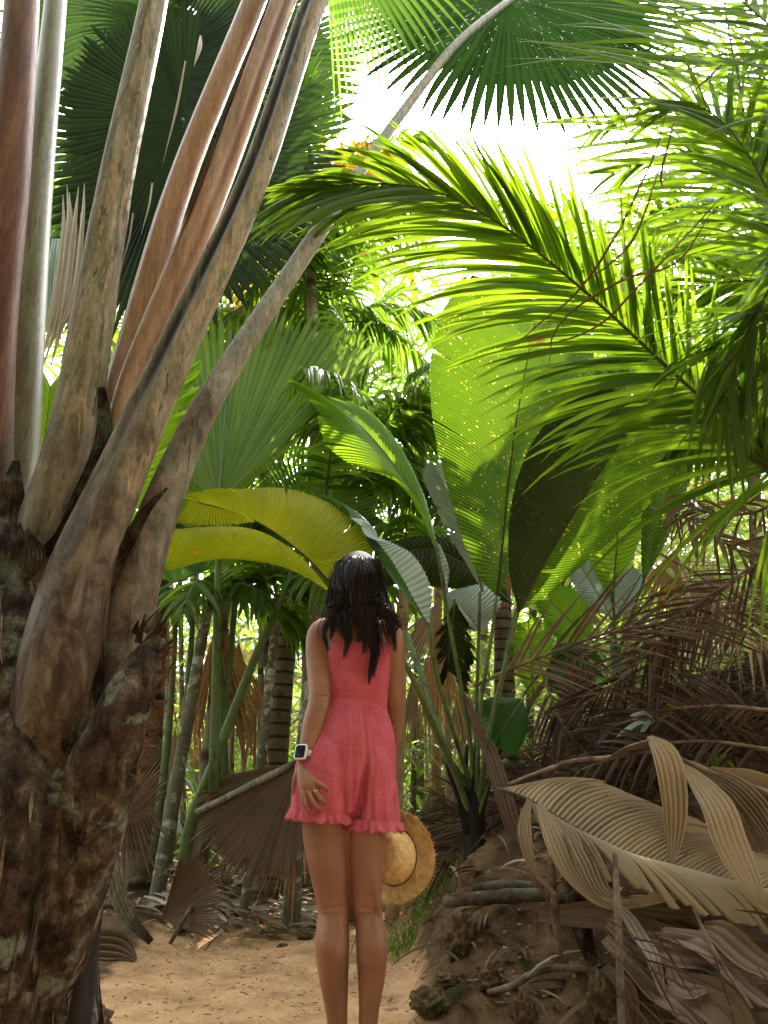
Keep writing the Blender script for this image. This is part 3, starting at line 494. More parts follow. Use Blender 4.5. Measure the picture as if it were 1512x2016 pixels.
# white-grey folded drooping leaf between the petioles
hl = MB()
for k in range(13):
    x = 128 + k * 5.5; y_ = R.uniform(-50, 20); hl.ribbon(PS([(x - 10 + k * 2 + R.uniform(-8, 8), 410 + y_, 3.2), (x - 4, 490 + y_, 3.15), (x - 22, 600, 3.1), (x - 55 + R.uniform(-6, 6), 690 + R.uniform(-30, 40), 3.1)]), [.003, .022, .032, .006], (.2 + .1 * R.randn(), -1, 0), 1, .006, 16)
hl.build('folded_dry_leaf', G['pale'], fp)['label'] = 'pale folded leaf drying out'
hl = MB()
for k in range(9):
    x = 105 + k * 6; hl.ribbon(PS([(x, 470, 3.3), (x - 5, 540, 3.25), (x - 12 - k, 640 + R.uniform(-20, 30), 3.2)]), [.012, .03, .01], (.2, -1, 0), 1, .006, 12)
hl.build('folded_green_leaf', G['silver'], fp)

# ------------------------------------------------------------------ young green fan palms (centre left)
g2 = thing('fan_palm', 'young palm with one large upright green fan leaf behind the leaning grey petiole', 'palm tree', (*P(432, 1420, 4.3)[:2], .1), None)
add_fan(g2, 'pfan', (432, 990, 4.2), (445, 600, 4.5), (0, -1, .1), 88, 38, .86, droop=.02, cup=.04, jag=.05, short=-.0)
MB().tube(PS([(420, 1560, 4.3), (428, 1200, 4.25), (434, 960, 4.2), (455, 650, 4.4)]), [.03, .022, .014, .005], 8).build('petiole', G['stalk'], g2)
add_fan(g2, 'pfan', (380, 1050, 4.6), (380, 700, 4.8), (.2, -1, .1), 90, 30, .8, droop=.03, jag=.05)
g3 = thing('young_palm', 'bright backlit palm leaf with a jagged comb edge showing between the giant petioles', 'young palm', (*P(200, 1500, 2.9)[:2], 0))
add_blade(g3, G['bright'], [(175, 1150, 2.75), (215, 1000, 2.8), (262, 850, 2.9), (310, 740, 3.0)], [(175, 1150, 2.75), (130, 1000, 2.8), (110, 850, 2.9), (200, 700, 3.0), (310, 690, 3.05)],
          [(175, 1150, 2.75), (260, 1030, 2.75), (335, 940, 2.8), (372, 840, 2.85), (388, 730, 2.95), (355, 680, 3.05)], n=44, jag=.25, amp=.006, split=(16, .5, .02), pet=[(190, 1700, 2.9), (180, 1400, 2.8), (175, 1150, 2.75)])
add_blade(g3, G['bright'], [(60, 1150, 3.0), (85, 900, 3.0), (100, 760, 3.05)], [(60, 1150, 3.0), (55, 900, 3.0), (80, 720, 3.05)], [(60, 1150, 3.0), (130, 950, 3.0), (125, 740, 3.05)], n=24, jag=.15, amp=.006, pet=[(160, 1700, 2.9), (100, 1400, 3.0), (60, 1150, 3.0)])

# ------------------------------------------------------------------ young broad-leaved palm, centre right of the woman
bx_, by_ = 935, 1640; bb = P(bx_, by_, 3.9)
bp_ = thing('young_palm', 'young palm with broad pleated undivided leaves growing on the bank right of the woman', 'young palm', bb)
MB().tube([bb - [0, 0, .15], bb, P(935, 1560, 3.88), P(935, 1480, 3.86)], [.06, .055, .045, .02], 12, 30, rough=.25).build('stem_base', G['nearblack'], bp_)
# golden arching leaf over the woman's head
add_blade(bp_, G['gold'], [(652, 1150, 3.35), (600, 1095, 3.3), (520, 1035, 3.2), (440, 1002, 3.1), (370, 985, 3.0)],
          [(652, 1150, 3.35), (735, 1080, 3.4), (690, 1020, 3.45), (630, 980, 3.45), (560, 960, 3.35), (470, 962, 3.2), (365, 972, 3.0), (335, 990, 2.95)],
          None, n=100, jag=.04, amp=.003, bulge=.05, split=(8, .06, .01), rib='rachisd', rw=.006, lab='golden yellow leaf arching over the head')
bl = blade(PS([(652, 1165, 3.35), (600, 1104, 3.3), (545, 1062, 3.2), (490, 1040, 3.12), (420, 1036, 3.05), (345, 1042, 2.98)]), PS([(652, 1168, 3.35), (600, 1135, 3.3), (540, 1112, 3.22), (450, 1100, 3.1), (390, 1108, 3.0), (330, 1122, 2.95), (312, 1085, 2.93)]), None, ahead=.1, n=80, jag=.03, amp=.003, bulge=.03)
bl.build('leaf_blade', G['gold'], bp_)['label'] = 'lower lobe of the golden leaf'
blade(PS([(440, 1002, 3.1), (400, 992, 3.05), (370, 985, 3.0)]), PS([(500, 1028, 3.15), (420, 1035, 3.05), (340, 1028, 2.95)]), None, n=24, jag=.05, amp=.004, bulge=.01).build('leaf_blade', G['gold'], bp_)
# folded silver leaf right of the head
add_blade(bp_, G['silver'], [(845, 1232, 3.2), (815, 1180, 3.2), (775, 1110, 3.25), (735, 1058, 3.3), (690, 1020, 3.35)],
          None, [(845, 1232, 3.2), (850, 1175, 3.1), (838, 1130, 3.1), (810, 1090, 3.12), (770, 1068, 3.2), (735, 1056, 3.28)], n=26, jag=.01, amp=.005, bulge=.03, pet=[(930, 1560, 3.88), (905, 1480, 3.7), (860, 1330, 3.35), (845, 1232, 3.2)], lab='silver underside of a folded leaf')
blade(PS([(845, 1232, 3.21), (815, 1180, 3.21), (775, 1110, 3.26), (735, 1058, 3.31), (690, 1020, 3.36)]), PS([(845, 1232, 3.22), (790, 1160, 3.3), (740, 1085, 3.4), (690, 1010, 3.5), (630, 972, 3.5)]), None, n=30, jag=.01, amp=.003).build('leaf_blade', G['dark'], bp_)
# olive leaf behind
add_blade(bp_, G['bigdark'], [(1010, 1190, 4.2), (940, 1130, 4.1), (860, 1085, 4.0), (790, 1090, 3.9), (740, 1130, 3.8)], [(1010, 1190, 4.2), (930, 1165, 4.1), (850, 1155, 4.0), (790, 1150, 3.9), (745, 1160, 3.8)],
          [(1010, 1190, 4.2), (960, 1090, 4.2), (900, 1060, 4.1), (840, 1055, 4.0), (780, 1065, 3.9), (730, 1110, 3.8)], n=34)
# left upright green leaf
add_blade(bp_, G['bright'], [(862, 1085, 3.45), (820, 985, 3.5), (760, 895, 3.55), (700, 830, 3.6), (640, 790, 3.65)],
          [(862, 1085, 3.45), (800, 965, 3.4), (740, 930, 3.42), (680, 905, 3.45), (640, 868, 3.5), (622, 810, 3.55), (600, 775, 3.6), (568, 750, 3.6)],
          [(862, 1085, 3.45), (845, 1010, 3.55), (815, 930, 3.6), (775, 860, 3.65), (720, 805, 3.7), (660, 785, 3.7), (610, 770, 3.66), (568, 750, 3.6)], n=46, jag=.09, split=(9, .12, .01), pet=[(930, 1580, 3.88), (925, 1450, 3.8), (885, 1230, 3.6), (862, 1085, 3.45)])
blade(PS([(880, 1165, 3.5), (868, 1110, 3.5), (850, 1065, 3.5)]), None, PS([(880, 1165, 3.5), (884, 1120, 3.5), (868, 1075, 3.5)]), n=12).build('leaf_blade', G['silver'], bp_)
# silver blue leaf
add_blade(bp_, G['silver'], [(950, 1165, 3.75), (925, 1085, 3.75), (890, 990, 3.75), (855, 915, 3.75)], [(950, 1165, 3.75), (915, 1105, 3.72), (875, 1040, 3.7), (848, 975, 3.7), (832, 930, 3.7), (846, 908, 3.72)],
          [(950, 1165, 3.75), (950, 1110, 3.8), (925, 1030, 3.8), (895, 950, 3.8), (868, 910, 3.78)], n=40, jag=.12, amp=.005, split=(8, .12, .01), pet=[(932, 1580, 3.88), (938, 1400, 3.85), (945, 1165, 3.75)], lab='silver blue leaf with a ragged tip')
# big spotted leaf
add_blade(bp_, G['big'], [(978, 1172, 3.5), (990, 1060, 3.55), (1002, 940, 3.6), (1018, 820, 3.65), (1040, 700, 3.75), (1060, 600, 3.85)],
          [(978, 1172, 3.5), (940, 1130, 3.45), (908, 1050, 3.4), (882, 960, 3.4), (862, 880, 3.42), (848, 790, 3.5), (848, 700, 3.6), (870, 610, 3.7), (930, 540, 3.8)],
          [(978, 1172, 3.5), (1010, 1120, 3.55), (1060, 1030, 3.65), (1110, 930, 3.75), (1150, 820, 3.85), (1170, 700, 3.95), (1140, 590, 4.0), (1080, 540, 4.0)], n=120, jag=.03, bulge=.06, amp=.003, split=(7, .05, .01), rib='rachisd',
          pet=[(938, 1580, 3.86), (945, 1400, 3.7), (965, 1270, 3.55), (978, 1172, 3.5)], lab='largest leaf, green with yellow spots')
# dark leaf in front of it
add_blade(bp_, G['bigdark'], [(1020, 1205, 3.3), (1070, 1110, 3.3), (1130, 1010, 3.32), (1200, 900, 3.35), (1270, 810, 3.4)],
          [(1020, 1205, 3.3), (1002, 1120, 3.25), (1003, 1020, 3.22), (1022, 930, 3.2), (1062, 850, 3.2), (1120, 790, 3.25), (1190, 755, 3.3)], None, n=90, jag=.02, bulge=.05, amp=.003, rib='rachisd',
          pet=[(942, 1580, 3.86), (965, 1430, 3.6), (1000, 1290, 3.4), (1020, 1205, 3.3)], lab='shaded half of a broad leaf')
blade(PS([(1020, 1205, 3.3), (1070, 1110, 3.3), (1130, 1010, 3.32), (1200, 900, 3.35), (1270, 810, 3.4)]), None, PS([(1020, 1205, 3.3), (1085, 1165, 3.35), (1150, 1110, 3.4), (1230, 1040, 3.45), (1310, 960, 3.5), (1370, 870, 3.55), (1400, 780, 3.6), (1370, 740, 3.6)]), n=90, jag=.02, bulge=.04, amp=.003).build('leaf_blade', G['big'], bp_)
# pleated lower leaves
add_blade(bp_, G['silver'], [(945, 1245, 3.85), (915, 1205, 3.85), (875, 1170, 3.85)], [(945, 1245, 3.85), (895, 1225, 3.8), (865, 1165, 3.8)], [(945, 1245, 3.85), (985, 1190, 3.9), (960, 1150, 3.95), (900, 1160, 3.9)], n=22, amp=.005)
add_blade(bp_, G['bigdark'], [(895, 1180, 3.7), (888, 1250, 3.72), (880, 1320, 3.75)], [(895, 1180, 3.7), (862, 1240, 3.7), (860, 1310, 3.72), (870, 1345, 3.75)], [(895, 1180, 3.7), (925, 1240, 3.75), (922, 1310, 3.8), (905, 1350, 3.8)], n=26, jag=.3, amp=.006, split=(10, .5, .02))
add_blade(bp_, G['dark'], [(1030, 1375, 3.8), (1000, 1420, 3.78), (975, 1470, 3.8)], [(1030, 1375, 3.8), (960, 1375, 3.8), (940, 1400, 3.8), (960, 1450, 3.8), (1000, 1485, 3.8)], [(1030, 1375, 3.8), (1040, 1430, 3.8), (1020, 1480, 3.8), (1000, 1485, 3.8)], n=20, amp=.002, jag=.0)
for pts in [[(650, 1168, 3.35), (720, 1230, 3.3), (790, 1295, 3.3), (850, 1420, 3.5), (905, 1545, 3.8), (925, 1610, 3.88)], [(935, 1600, 3.88), (915, 1540, 3.85), (880, 1480, 3.7), (830, 1330, 3.9), (800, 1250, 4.2)],
            [(938, 1600, 3.88), (958, 1500, 3.8), (1010, 1230, 3.9), (1040, 1170, 4.0)], [(930, 1600, 3.88), (880, 1500, 3.9), (870, 1460, 3.95)], [(940, 1610, 3.86), (970, 1520, 3.8), (1000, 1500, 3.8)]]:
    MB().tube(PS(pts), [.011, .012, .014, .02], 8).build('petiole', G['stalk'], bp_)
for k in range(9):
    a = P(930 + R.uniform(-14, 16), 1640, 3.87); b = P(930 + R.uniform(-80, 70), R.uniform(1460, 1560), 3.85); MB().tube([a, (a + b) / 2 + [R.uniform(-.02, .02), 0, 0], b], [.02, .014, .008], 6, rough=.2).build('old_leaf_base', G['nearblack'], bp_)

# ------------------------------------------------------------------ second young palm further right
b2 = P(1212, 1300, 4.6)
y2 = thing('young_palm', 'young palm with narrow upright green leaves beside the brown tangle on the right', 'young palm', (b2[0], b2[1], H(b2[0], b2[1])))
MB().tube([(b2[0], b2[1], H(b2[0], b2[1]) - .1), b2, P(1210, 1250, 4.6)], [.03, .03, .02], 10).build('stem_base', G['stalk'], y2)
add_blade(y2, G['bright'], [(1205, 1185, 4.5), (1212, 1100, 4.5), (1220, 1000, 4.5), (1230, 900, 4.5)], [(1205, 1185, 4.5), (1160, 1100, 4.45), (1150, 1030, 4.45), (1180, 930, 4.45)], [(1205, 1185, 4.5), (1240, 1110, 4.55), (1278, 1010, 4.55), (1290, 900, 4.6)], n=34, pet=[(1212, 1300, 4.6), (1208, 1185, 4.5)])
add_blade(y2, G['big'], [(1265, 1150, 4.4), (1285, 1070, 4.4), (1310, 980, 4.4), (1340, 890, 4.4)], [(1265, 1150, 4.4), (1262, 1060, 4.35), (1270, 980, 4.35), (1310, 900, 4.35)], [(1265, 1150, 4.4), (1310, 1070, 4.45), (1348, 980, 4.45), (1370, 880, 4.45)], n=34, pet=[(1212, 1300, 4.6), (1240, 1220, 4.5), (1265, 1150, 4.4)])
add_blade(y2, G['silver'], [(1205, 1220, 4.5), (1170, 1160, 4.5), (1140, 1110, 4.5)], [(1205, 1220, 4.5), (1150, 1180, 4.45), (1110, 1120, 4.45)], [(1205, 1220, 4.5), (1205, 1150, 4.55), (1170, 1085, 4.55), (1130, 1095, 4.5)], n=24, amp=.006)
add_blade(y2, G['silver'], [(1212, 1215, 4.5), (1240, 1170, 4.5), (1262, 1130, 4.5)], [(1212, 1215, 4.5), (1210, 1150, 4.5), (1245, 1115, 4.5)], [(1212, 1215, 4.5), (1255, 1180, 4.5), (1270, 1135, 4.5)], n=18, amp=.006)
add_blade(y2, G['bright'], [(1165, 1260, 5.0), (1120, 1220, 5.0), (1080, 1180, 5.0)], [(1165, 1260, 5.0), (1120, 1270, 5.0), (1075, 1235, 5.0), (1050, 1180, 5.0)], [(1165, 1260, 5.0), (1160, 1190, 5.0), (1120, 1155, 5.0), (1060, 1150, 5.0)], n=26, jag=.12, pet=[(1212, 1310, 4.6), (1190, 1290, 4.8), (1165, 1260, 5.0)])
add_blade(y2, G['bright'], [(1050, 1380, 5.2), (1045, 1300, 5.2), (1040, 1220, 5.2)], [(1050, 1380, 5.2), (1012, 1310, 5.2), (1010, 1230, 5.2)], [(1050, 1380, 5.2), (1090, 1310, 5.2), (1085, 1240, 5.2), (1060, 1215, 5.2)], n=20, jag=.1, pet=[(1205, 1400, 4.7), (1120, 1430, 5.0), (1050, 1380, 5.2)])
for pts in [[(1075, 1320, 4.9), (1110, 1300, 4.9), (1150, 1290, 4.9)]]:
    add_blade(y2, G['dark'], pts, [(1075, 1320, 4.9), (1085, 1360, 4.9), (1140, 1350, 4.9), (1200, 1340, 4.9)], [(1075, 1320, 4.9), (1100, 1270, 4.9), (1160, 1270, 4.9), (1205, 1330, 4.9)], n=18)
# small broadleaf seedlings
def seedling(px, py, Y, label, leaves, mat='bright'):
    b = P(px, py, Y); t = thing('seedling', label, 'seedling', b)
    st = MB()
    for (ex, ey, wd) in leaves:
        e = P(ex, ey, Y - .03); mid = (b + e) / 2 + [0, 0, .03]
        st.tube([b, mid * .6 + b * .4], [.003, .002], 5, 4); bd = MB().ribbon([b * .6 + mid * .4, mid, e * .7 + mid * .3, e], [.004, wd, wd * .9, .003], (0, -1, .7), 3, .002, 14, curl=.2); bd.build('leaf', G[mat], t)
    st.build('stem', G['stalk'], t)
seedling(1315, 1420, 3.6, 'tiny seedling with upright green leaves at the top of the dark mound', [(1300, 1385, .035), (1335, 1380, .045), (1345, 1415, .02)])
seedling(1300, 1425, 3.5, 'low seedling with pale arching leaves on the dark mound', [(1215, 1450, .022), (1240, 1410, .018), (1260, 1445, .02)], 'silver')
seedling(1420, 1520, 3.4, 'smallest green seedling above the dried fronds on the right', [(1405, 1495, .025), (1430, 1490, .025), (1445, 1510, .02), (1400, 1512, .02)])
# ------------------------------------------------------------------ feather palm with its trunk out of frame on the right
fr = thing('feather_palm', 'feather palm reaching in from the right with long backlit green fronds', 'palm tree', (2.3, 3.0, H(2.3, 3.0)))
MB().tube([(2.3, 3.0, .3), (2.3, 3.0, 1.2), (2.28, 3.0, 2.0), (2.2, 3.0, 2.6)], [.13, .11, .1, .09], 16, 50, rough=.05).build('trunk', G['ring'], fr)
q0 = np.array([2.22, 3.0, 2.3])
def FR(pts, L, W, n, mat='lush', rm='rachisd', parent=None, root=None, lab=None, **k):
    pp = PS(pts)
    if root is not None: pp = np.vstack([[root], pp])
    k['droop'] = k.get('droop', .5) * .72
    o = add_frond(parent or fr, G[mat], G[rm], pp, L, W * .8, int(n * 1.2), **k)
    if lab: o['label'] = lab
    return o
# the long central one
FR([(1560, 960, 2.9), (1420, 820, 2.8), (1310, 720, 2.7), (1220, 635, 2.65), (1130, 555, 2.6), (1050, 490, 2.55), (970, 430, 2.5), (890, 390, 2.42), (820, 368, 2.36), (740, 362, 2.3), (650, 368, 2.25), (600, 376, 2.22)], .86, .038, 112, ang=(66, 12), droop=.38, N=(.0, -1, -.1), jit=.06, sides=(.62, 1.0),
   lens=[.5, .8, .95, 1, 1, 1, .92, .72, .36], lab='long arching frond lit from behind', r=(.011, .0035), lift=.04, root=q0, nseg=8)
# upper right
FR([(1620, 300, 3.3), (1540, 180, 3.3), (1440, 120, 3.35), (1330, 90, 3.4), (1230, 100, 3.5)], .6, .04, 44, ang=(65, 20), droop=.5, N=(0, -1, -.2), root=q0)
FR([(1640, 500, 3.5), (1500, 330, 3.5), (1380, 240, 3.6), (1260, 220, 3.7), (1170, 260, 3.8)], .6, .04, 50, ang=(65, 20), droop=.5, N=(0, -1, -.2), root=q0)
FR([(1475, 260, 2.9), (1458, 170, 2.9), (1440, 90, 2.95), (1425, 0, 3.0), (1400, -110, 3.1)], 1.05, .05, 44, ang=(88, 60), droop=.25, N=(0, -1, -.1), lens=[.9, 1, 1, .9, .8], sides=(.6, 1), root=P(1620, 600, 2.9))
FR([(1620, 560, 2.7), (1525, 400, 2.7), (1470, 300, 2.7), (1415, 235, 2.72), (1360, 203, 2.75), (1310, 215, 2.8)], .6, .045, 44, ang=(60, 20), droop=.5, N=(0, -1, -.1), lens=[.8, 1, 1, .8, .5], root=q0)
FR([(1640, 420, 3.3), (1560, 300, 3.4), (1440, 330, 3.5), (1330, 300, 3.6), (1210, 340, 3.7)], .62, .045, 44, ang=(65, 20), droop=.4, N=(0, -1, -.2), lens=[.8, 1, 1, .8, .5], root=q0)
FR([(1640, 640, 3.6), (1520, 560, 3.6), (1400, 560, 3.7), (1280, 600, 3.8)], .6, .045, 44, ang=(65, 20), droop=.6, N=(0, -1, -.1), root=q0)
# near dark drooping ones at the right edge
FR([(1700, 250, 2.2), (1620, 380, 2.2), (1540, 520, 2.25), (1470, 660, 2.3), (1420, 800, 2.35)], .66, .038, 50, ang=(40, 20), droop=.45, N=(.1, -1, 0), mat='deep', lens=[1, 1, 1, .9, .6], sides=(.5, 1), root=q0, lab='shaded frond hanging at the right edge')
FR([(1720, 480, 2.3), (1640, 560, 2.3), (1560, 610, 2.3), (1480, 640, 2.35), (1400, 700, 2.4)], .6, .036, 50, ang=(55, 25), droop=.7, N=(0, -1, 0), mat='mid', lens=[1, 1, 1, .9, .6], root=q0)
FR([(1700, 700, 2.3), (1600, 720, 2.3), (1500, 760, 2.4), (1400, 830, 2.5)], .36, .032, 44, ang=(60, 30), droop=.8, N=(0, -1, 0), mat='deep', root=q0)
FR([(1680, 860, 2.9), (1560, 820, 3.0), (1440, 830, 3.1), (1330, 900, 3.2)], .34, .035, 44, ang=(60, 30), droop=.9, N=(0, -1, 0), mat='mid', root=q0)
FR([(1700, 100, 2.8), (1600, 60, 2.9), (1500, 90, 3.0), (1420, 160, 3.1)], .5, .04, 36, ang=(60, 30), droop=.6, N=(0, -1, 0), mat='mid', root=q0)
FR([(1700, 300, 2.4), (1640, 200, 2.4), (1560, 90, 2.45), (1480, 20, 2.5), (1400, -60, 2.5)], .6, .04, 40, ang=(60, 30), droop=.4, N=(0, -1, 0), mat='deep', root=q0)
FR([(1640, 520, 3.6), (1500, 420, 3.7), (1380, 420, 3.8), (1250, 470, 3.9)], .55, .04, 40, ang=(60, 25), droop=.8, N=(0, -1, 0), mat='lush', root=q0)
# dried strips hanging off its old frond
ds = MB()
for pts in [[(1310, 225, 2.6), (1290, 300, 2.55), (1230, 430, 2.5), (1150, 560, 2.48), (1060, 640, 2.47), (1000, 690, 2.46)], [(1300, 330, 2.55), (1240, 480, 2.5), (1130, 570, 2.5)], [(1350, 200, 2.6), (1400, 150, 2.6), (1440, 110, 2.6)],
            [(1400, 420, 2.45), (1330, 520, 2.45), (1210, 560, 2.45), (1100, 640, 2.4), (1080, 720, 2.4)], [(1330, 230, 2.5), (1300, 350, 2.5), (1310, 380, 2.5)], [(1430, 380, 2.4), (1290, 530, 2.4), (1180, 640, 2.4), (1040, 690, 2.4)]]:
    ds.ribbon(PS(pts), [.003, .009, .012, .008, .002], (0, -1, .3), 1, .004, 30, wob=.02, curl=.3)
ds.build('dried_leaflets', G['brown'], fr)

# ------------------------------------------------------------------ generic palms
def palm(name, label, cat, px_top, py_top, px_bot, py_bot, Y, r, bark, nf=7, L=1.0, leaf='mid', W=.04, nl=22, ll=.35, droop=.7, group=None, lean=0, mid=None, el=(20, 75), elev_drop=1.0, az0=0, r2=None, dead=0):
    top = P(px_top, py_top, Y); base = P(px_bot, py_bot, Y + .02)
    k = top - base; base = base.copy(); gz = H(base[0], base[1]); 
    if base[2] > gz: base = base - k / max(k[2], .1) * (base[2] - gz + .05)
    t = thing(name, label, cat, (base[0], base[1], gz), group)
    pts = [base - [0, 0, .06]] + ([P(*m_) for m_ in mid] if mid else [(base + top) / 2 + [lean, 0, 0]]) + [top]
    MB().tube(pts, np.linspace(r * 1.1, r2 or r * .85, len(pts)), 12, 60, rough=.07, rs=12).build('trunk', G[bark], t)
    for i in range(nf):
        az = az0 + i * 2.4 + R.uniform(-.3, .3); e = rad(R.uniform(*el)); Li = L * R.uniform(.8, 1.15)
        d = np.array([math.cos(az) * math.cos(e), math.sin(az) * math.cos(e), math.sin(e)]); p = top.copy(); pp = [p.copy()]
        for j in range(6):
            p = p + d * Li / 6; d = nrm(d + np.array([0, 0, -.26 * elev_drop])); pp.append(p.copy())
        up = np.array([-math.cos(az) * math.sin(e), -math.sin(az) * math.sin(e), math.cos(e)])
        lf = leaf if not isinstance(leaf, (list, tuple)) else leaf[i % len(leaf)]
        add_frond(t, G[lf], G['rachis'], pp, ll, W, nl, ang=(65, 25), droop=droop, N=up, nseg=5, r=(.010, .003), t0=.18, lift=-.1)
    return t
palm('feather_palm', 'tall feather palm with yellowing tips against the white sky gap', 'palm tree', 610, 440, 640, 1500, 5.2, .05, 'palebark', 10, 1.5, ['mid', 'lush', 'yell', 'mid'], .045, 30, .5, .7, el=(25, 85), az0=.4)
palm('feather_palm', 'dark arching feather palm in the middle distance left of the spotted leaf', 'palm tree', 725, 900, 700, 1500, 4.9, .05, 'ring', 11, 1.25, ['deep', 'mid', 'deep'], .04, 30, .5, 1.0, el=(35, 88), az0=1.0)
palm('feather_palm', 'slim palm with curved dark fronds behind the dark arching palm', 'palm tree', 660, 640, 655, 1500, 5.8, .04, 'palebark', 9, 1.3, ['mid', 'deep'], .04, 28, .5, 1.1, el=(20, 70), az0=2.0)
palm('feather_palm', 'leafy palm crown lit from behind at the far right of the sky gap', 'palm tree', 1230, 520, 1240, 1500, 5.8, .05, 'palebark', 10, 1.5, ['mid', 'lush', 'mid'], .045, 30, .5, .7, el=(10, 70), az0=.2)
palm('feather_palm', 'green feather palm standing behind the fronds at the right edge', 'palm tree', 1480, 800, 1500, 1400, 5.4, .05, 'ring', 10, 1.4, ['mid', 'lush'], .045, 30, .5, .8, el=(0, 80))
palm('feather_palm', 'pale green palm behind the broad spotted leaf', 'palm tree', 1100, 760, 1110, 1500, 6.2, .05, 'palebark', 10, 1.5, ['mid', 'deep'], .045, 28, .5, .9, el=(0, 75))
palm('feather_palm', 'feather palm rising behind the green fan leaf near the leaning petiole', 'palm tree', 520, 560, 520, 1500, 6.0, .05, 'ring', 9, 1.3, ['mid', 'deep'], .045, 26, .5, .9, el=(0, 75))
palm('small_palm', 'small palm with glossy drooping fronds beside the giant trunk', 'small palm', 410, 1190, 292, 1850, 4.8, .045, 'lichen', 6, .85, ['mid', 'deep', 'mid'], .045, 20, .38, .6, el=(10, 60), r2=.035)
palm('small_palm', 'small palm with curved fronds and a slim lichen spotted stem left of the woman', 'small palm', 548, 1180, 480, 1820, 4.75, .034, 'lichen', 6, .8, ['mid', 'deep'], .04, 20, .35, .6, el=(10, 65), r2=.028, az0=.7)
palm('small_palm', 'palm with a thick ringed brown trunk just left of the woman', 'small palm', 572, 1150, 535, 1600, 5.6, .085, 'ring', 5, .9, ['mid', 'deep'], .045, 20, .4, .6, el=(10, 65), r2=.075)
palm('small_palm', 'palm with a spotted mossy stem directly behind the woman left leg', 'small palm', 640, 1000, 570, 1860, 4.6, .052, 'lichen', 5, .8, ['mid', 'deep'], .04, 20, .35, .6, el=(20, 75), r2=.035, mid=[(590, 1560, 4.6)])
palm('slim_tree', 'slim pale stem with ring scars curving up behind the leaning grey petiole', 'slim tree', 560, 560, 455, 1250, 5.0, .036, 'palebark', 5, .7, ['mid'], .04, 16, .35, 1.0, mid=[(470, 960, 5.0), (505, 760, 5.0), (535, 640, 5.0)])
palm('slim_tree', 'brown trunk between the broad leaf stalks and the yellow leaves', 'slim tree', 985, 1060, 1002, 1560, 5.6, .075, 'ring', 5, .7, ['mid'], .04, 16, .35, 1.0)
palm('slim_tree', 'pale orange stem just right of the woman shorts', 'slim tree', 800, 1080, 778, 1640, 4.9, .04, 'orangebark', 5, .6, ['mid'], .04, 16, .35, 1.0, mid=[(792, 1200, 4.9), (782, 1400, 4.9)])
palm('slim_tree', 'grey trunk right of the yellow backlit leaf', 'slim tree', 1165, 1100, 1175, 1500, 6.4, .06, 'palebark', 5, .7, ['mid'], .04, 16, .35, 1.0)
# far thin stems, each its own
base_looks = [('grey', 'lichen'), ('pale', 'palebark'), ('brown', 'ring'), ('orange', 'orangebark')]
xs = [315, 345, 385, 440, 468, 512, 618, 668, 742, 826, 858, 905, 962, 1035, 1092, 1135, 1260, 1330, 1400, 1465]
near = ['near the giant trunk', 'behind the small drooping palm', 'behind the hanging dried leaf', 'left of the slim lichen stem', 'behind the green stalk', 'left of the ringed trunk', 'behind the woman left arm', 'behind the woman back', 'behind the woman right shoulder',
        'above the straw hat', 'behind the hanging rust leaf', 'left of the leaf stalk cluster', 'behind the leaf stalk cluster', 'behind the yellow leaf', 'under the dark broad leaf', 'left of the upright green leaves', 'behind the narrow young palm', 'behind the brown tangle', 'above the dark mound', 'at the right edge']
for i, x in enumerate(xs):
    nm, mt = base_looks[(i * 3 + 1) % 4]; Y = 6.6 + (i * 37 % 10) * .28
    palm('slim_tree', f'far {nm} stem {near[i]}', 'slim tree', x + R.uniform(-30, 30), R.uniform(640, 1000), x, 1650, Y, R.uniform(.03, .055), mt, 6, 1.1, ['mid', 'lush', 'mid'], .05, 16, .5, .9, 'thin stems in the far undergrowth', el=(0, 75), az0=i)
near2 = ['just left of the mossy leaning stem', 'just right of the mossy leaning stem', 'between the two lichen stems', 'beside the hanging rust leaf', 'right of the ringed trunk', 'hugging the woman left elbow', 'above the woman right hip', 'right of the pale orange stem', 'between the leaf stalks', 'under the largest leaf', 'right of the yellow leaf', 'left of the dark mound']
for i, x in enumerate([330, 362, 425, 455, 590, 604, 790, 812, 885, 975, 1110, 1205]):
    palm('slim_tree', f'thin pale sapling stem {near2[i]}', 'slim tree', x + R.uniform(-25, 25), R.uniform(820, 1080), x, 1650, 5.9 + (i * 7 % 5) * .2, R.uniform(.016, .028), ['palebark', 'lichen', 'orangebark'][i % 3], 4, .7, ['und', 'mid'], .035, 12, .3, .8, 'thin stems in the far undergrowth', el=(0, 75), az0=i)
# green diagonal stalk + its fan leaf
g4 = thing('fan_palm', 'fan palm whose green diagonal stalk crosses the stems left of the woman', 'palm tree', (*P(365, 1700, 4.4)[:2], .05))
MB().tube([np.r_[P(365, 1700, 4.4)[:2], .02], P(372, 1640, 4.4), P(430, 1480, 4.4), P(500, 1300, 4.4), P(555, 1180, 4.45), P(600, 1040, 4.5)], [.04, .036, .03, .026, .02, .014], 10, 50).build('petiole', G['stalk'], g4)
add_fan(g4, 'gfan', (600, 1040, 4.5), (680, 860, 4.6), (.1, -1, 0), 120, 34, .6, droop=.1)
for k, (a, b) in enumerate([((330, 1700), (385, 1130)), ((400, 1700), (470, 1100)), ((300, 1700), (350, 1150)), ((445, 1650), (410, 1050))]):
    MB().tube(PS([(*a, 4.9), ((a[0] + b[0]) / 2 + 8, (a[1] + b[1]) / 2, 4.9), (*b, 5.0)]), [.03, .024, .014], 8).build('petiole', G['stalk'], g4)
    add_fan(g4, 'gfan', (*b, 5.0), (b[0] + R.uniform(-60, 60), b[1] - 200, 5.1), (.1 * R.randn(), -1, .2), 130, 30, .6, droop=.2)

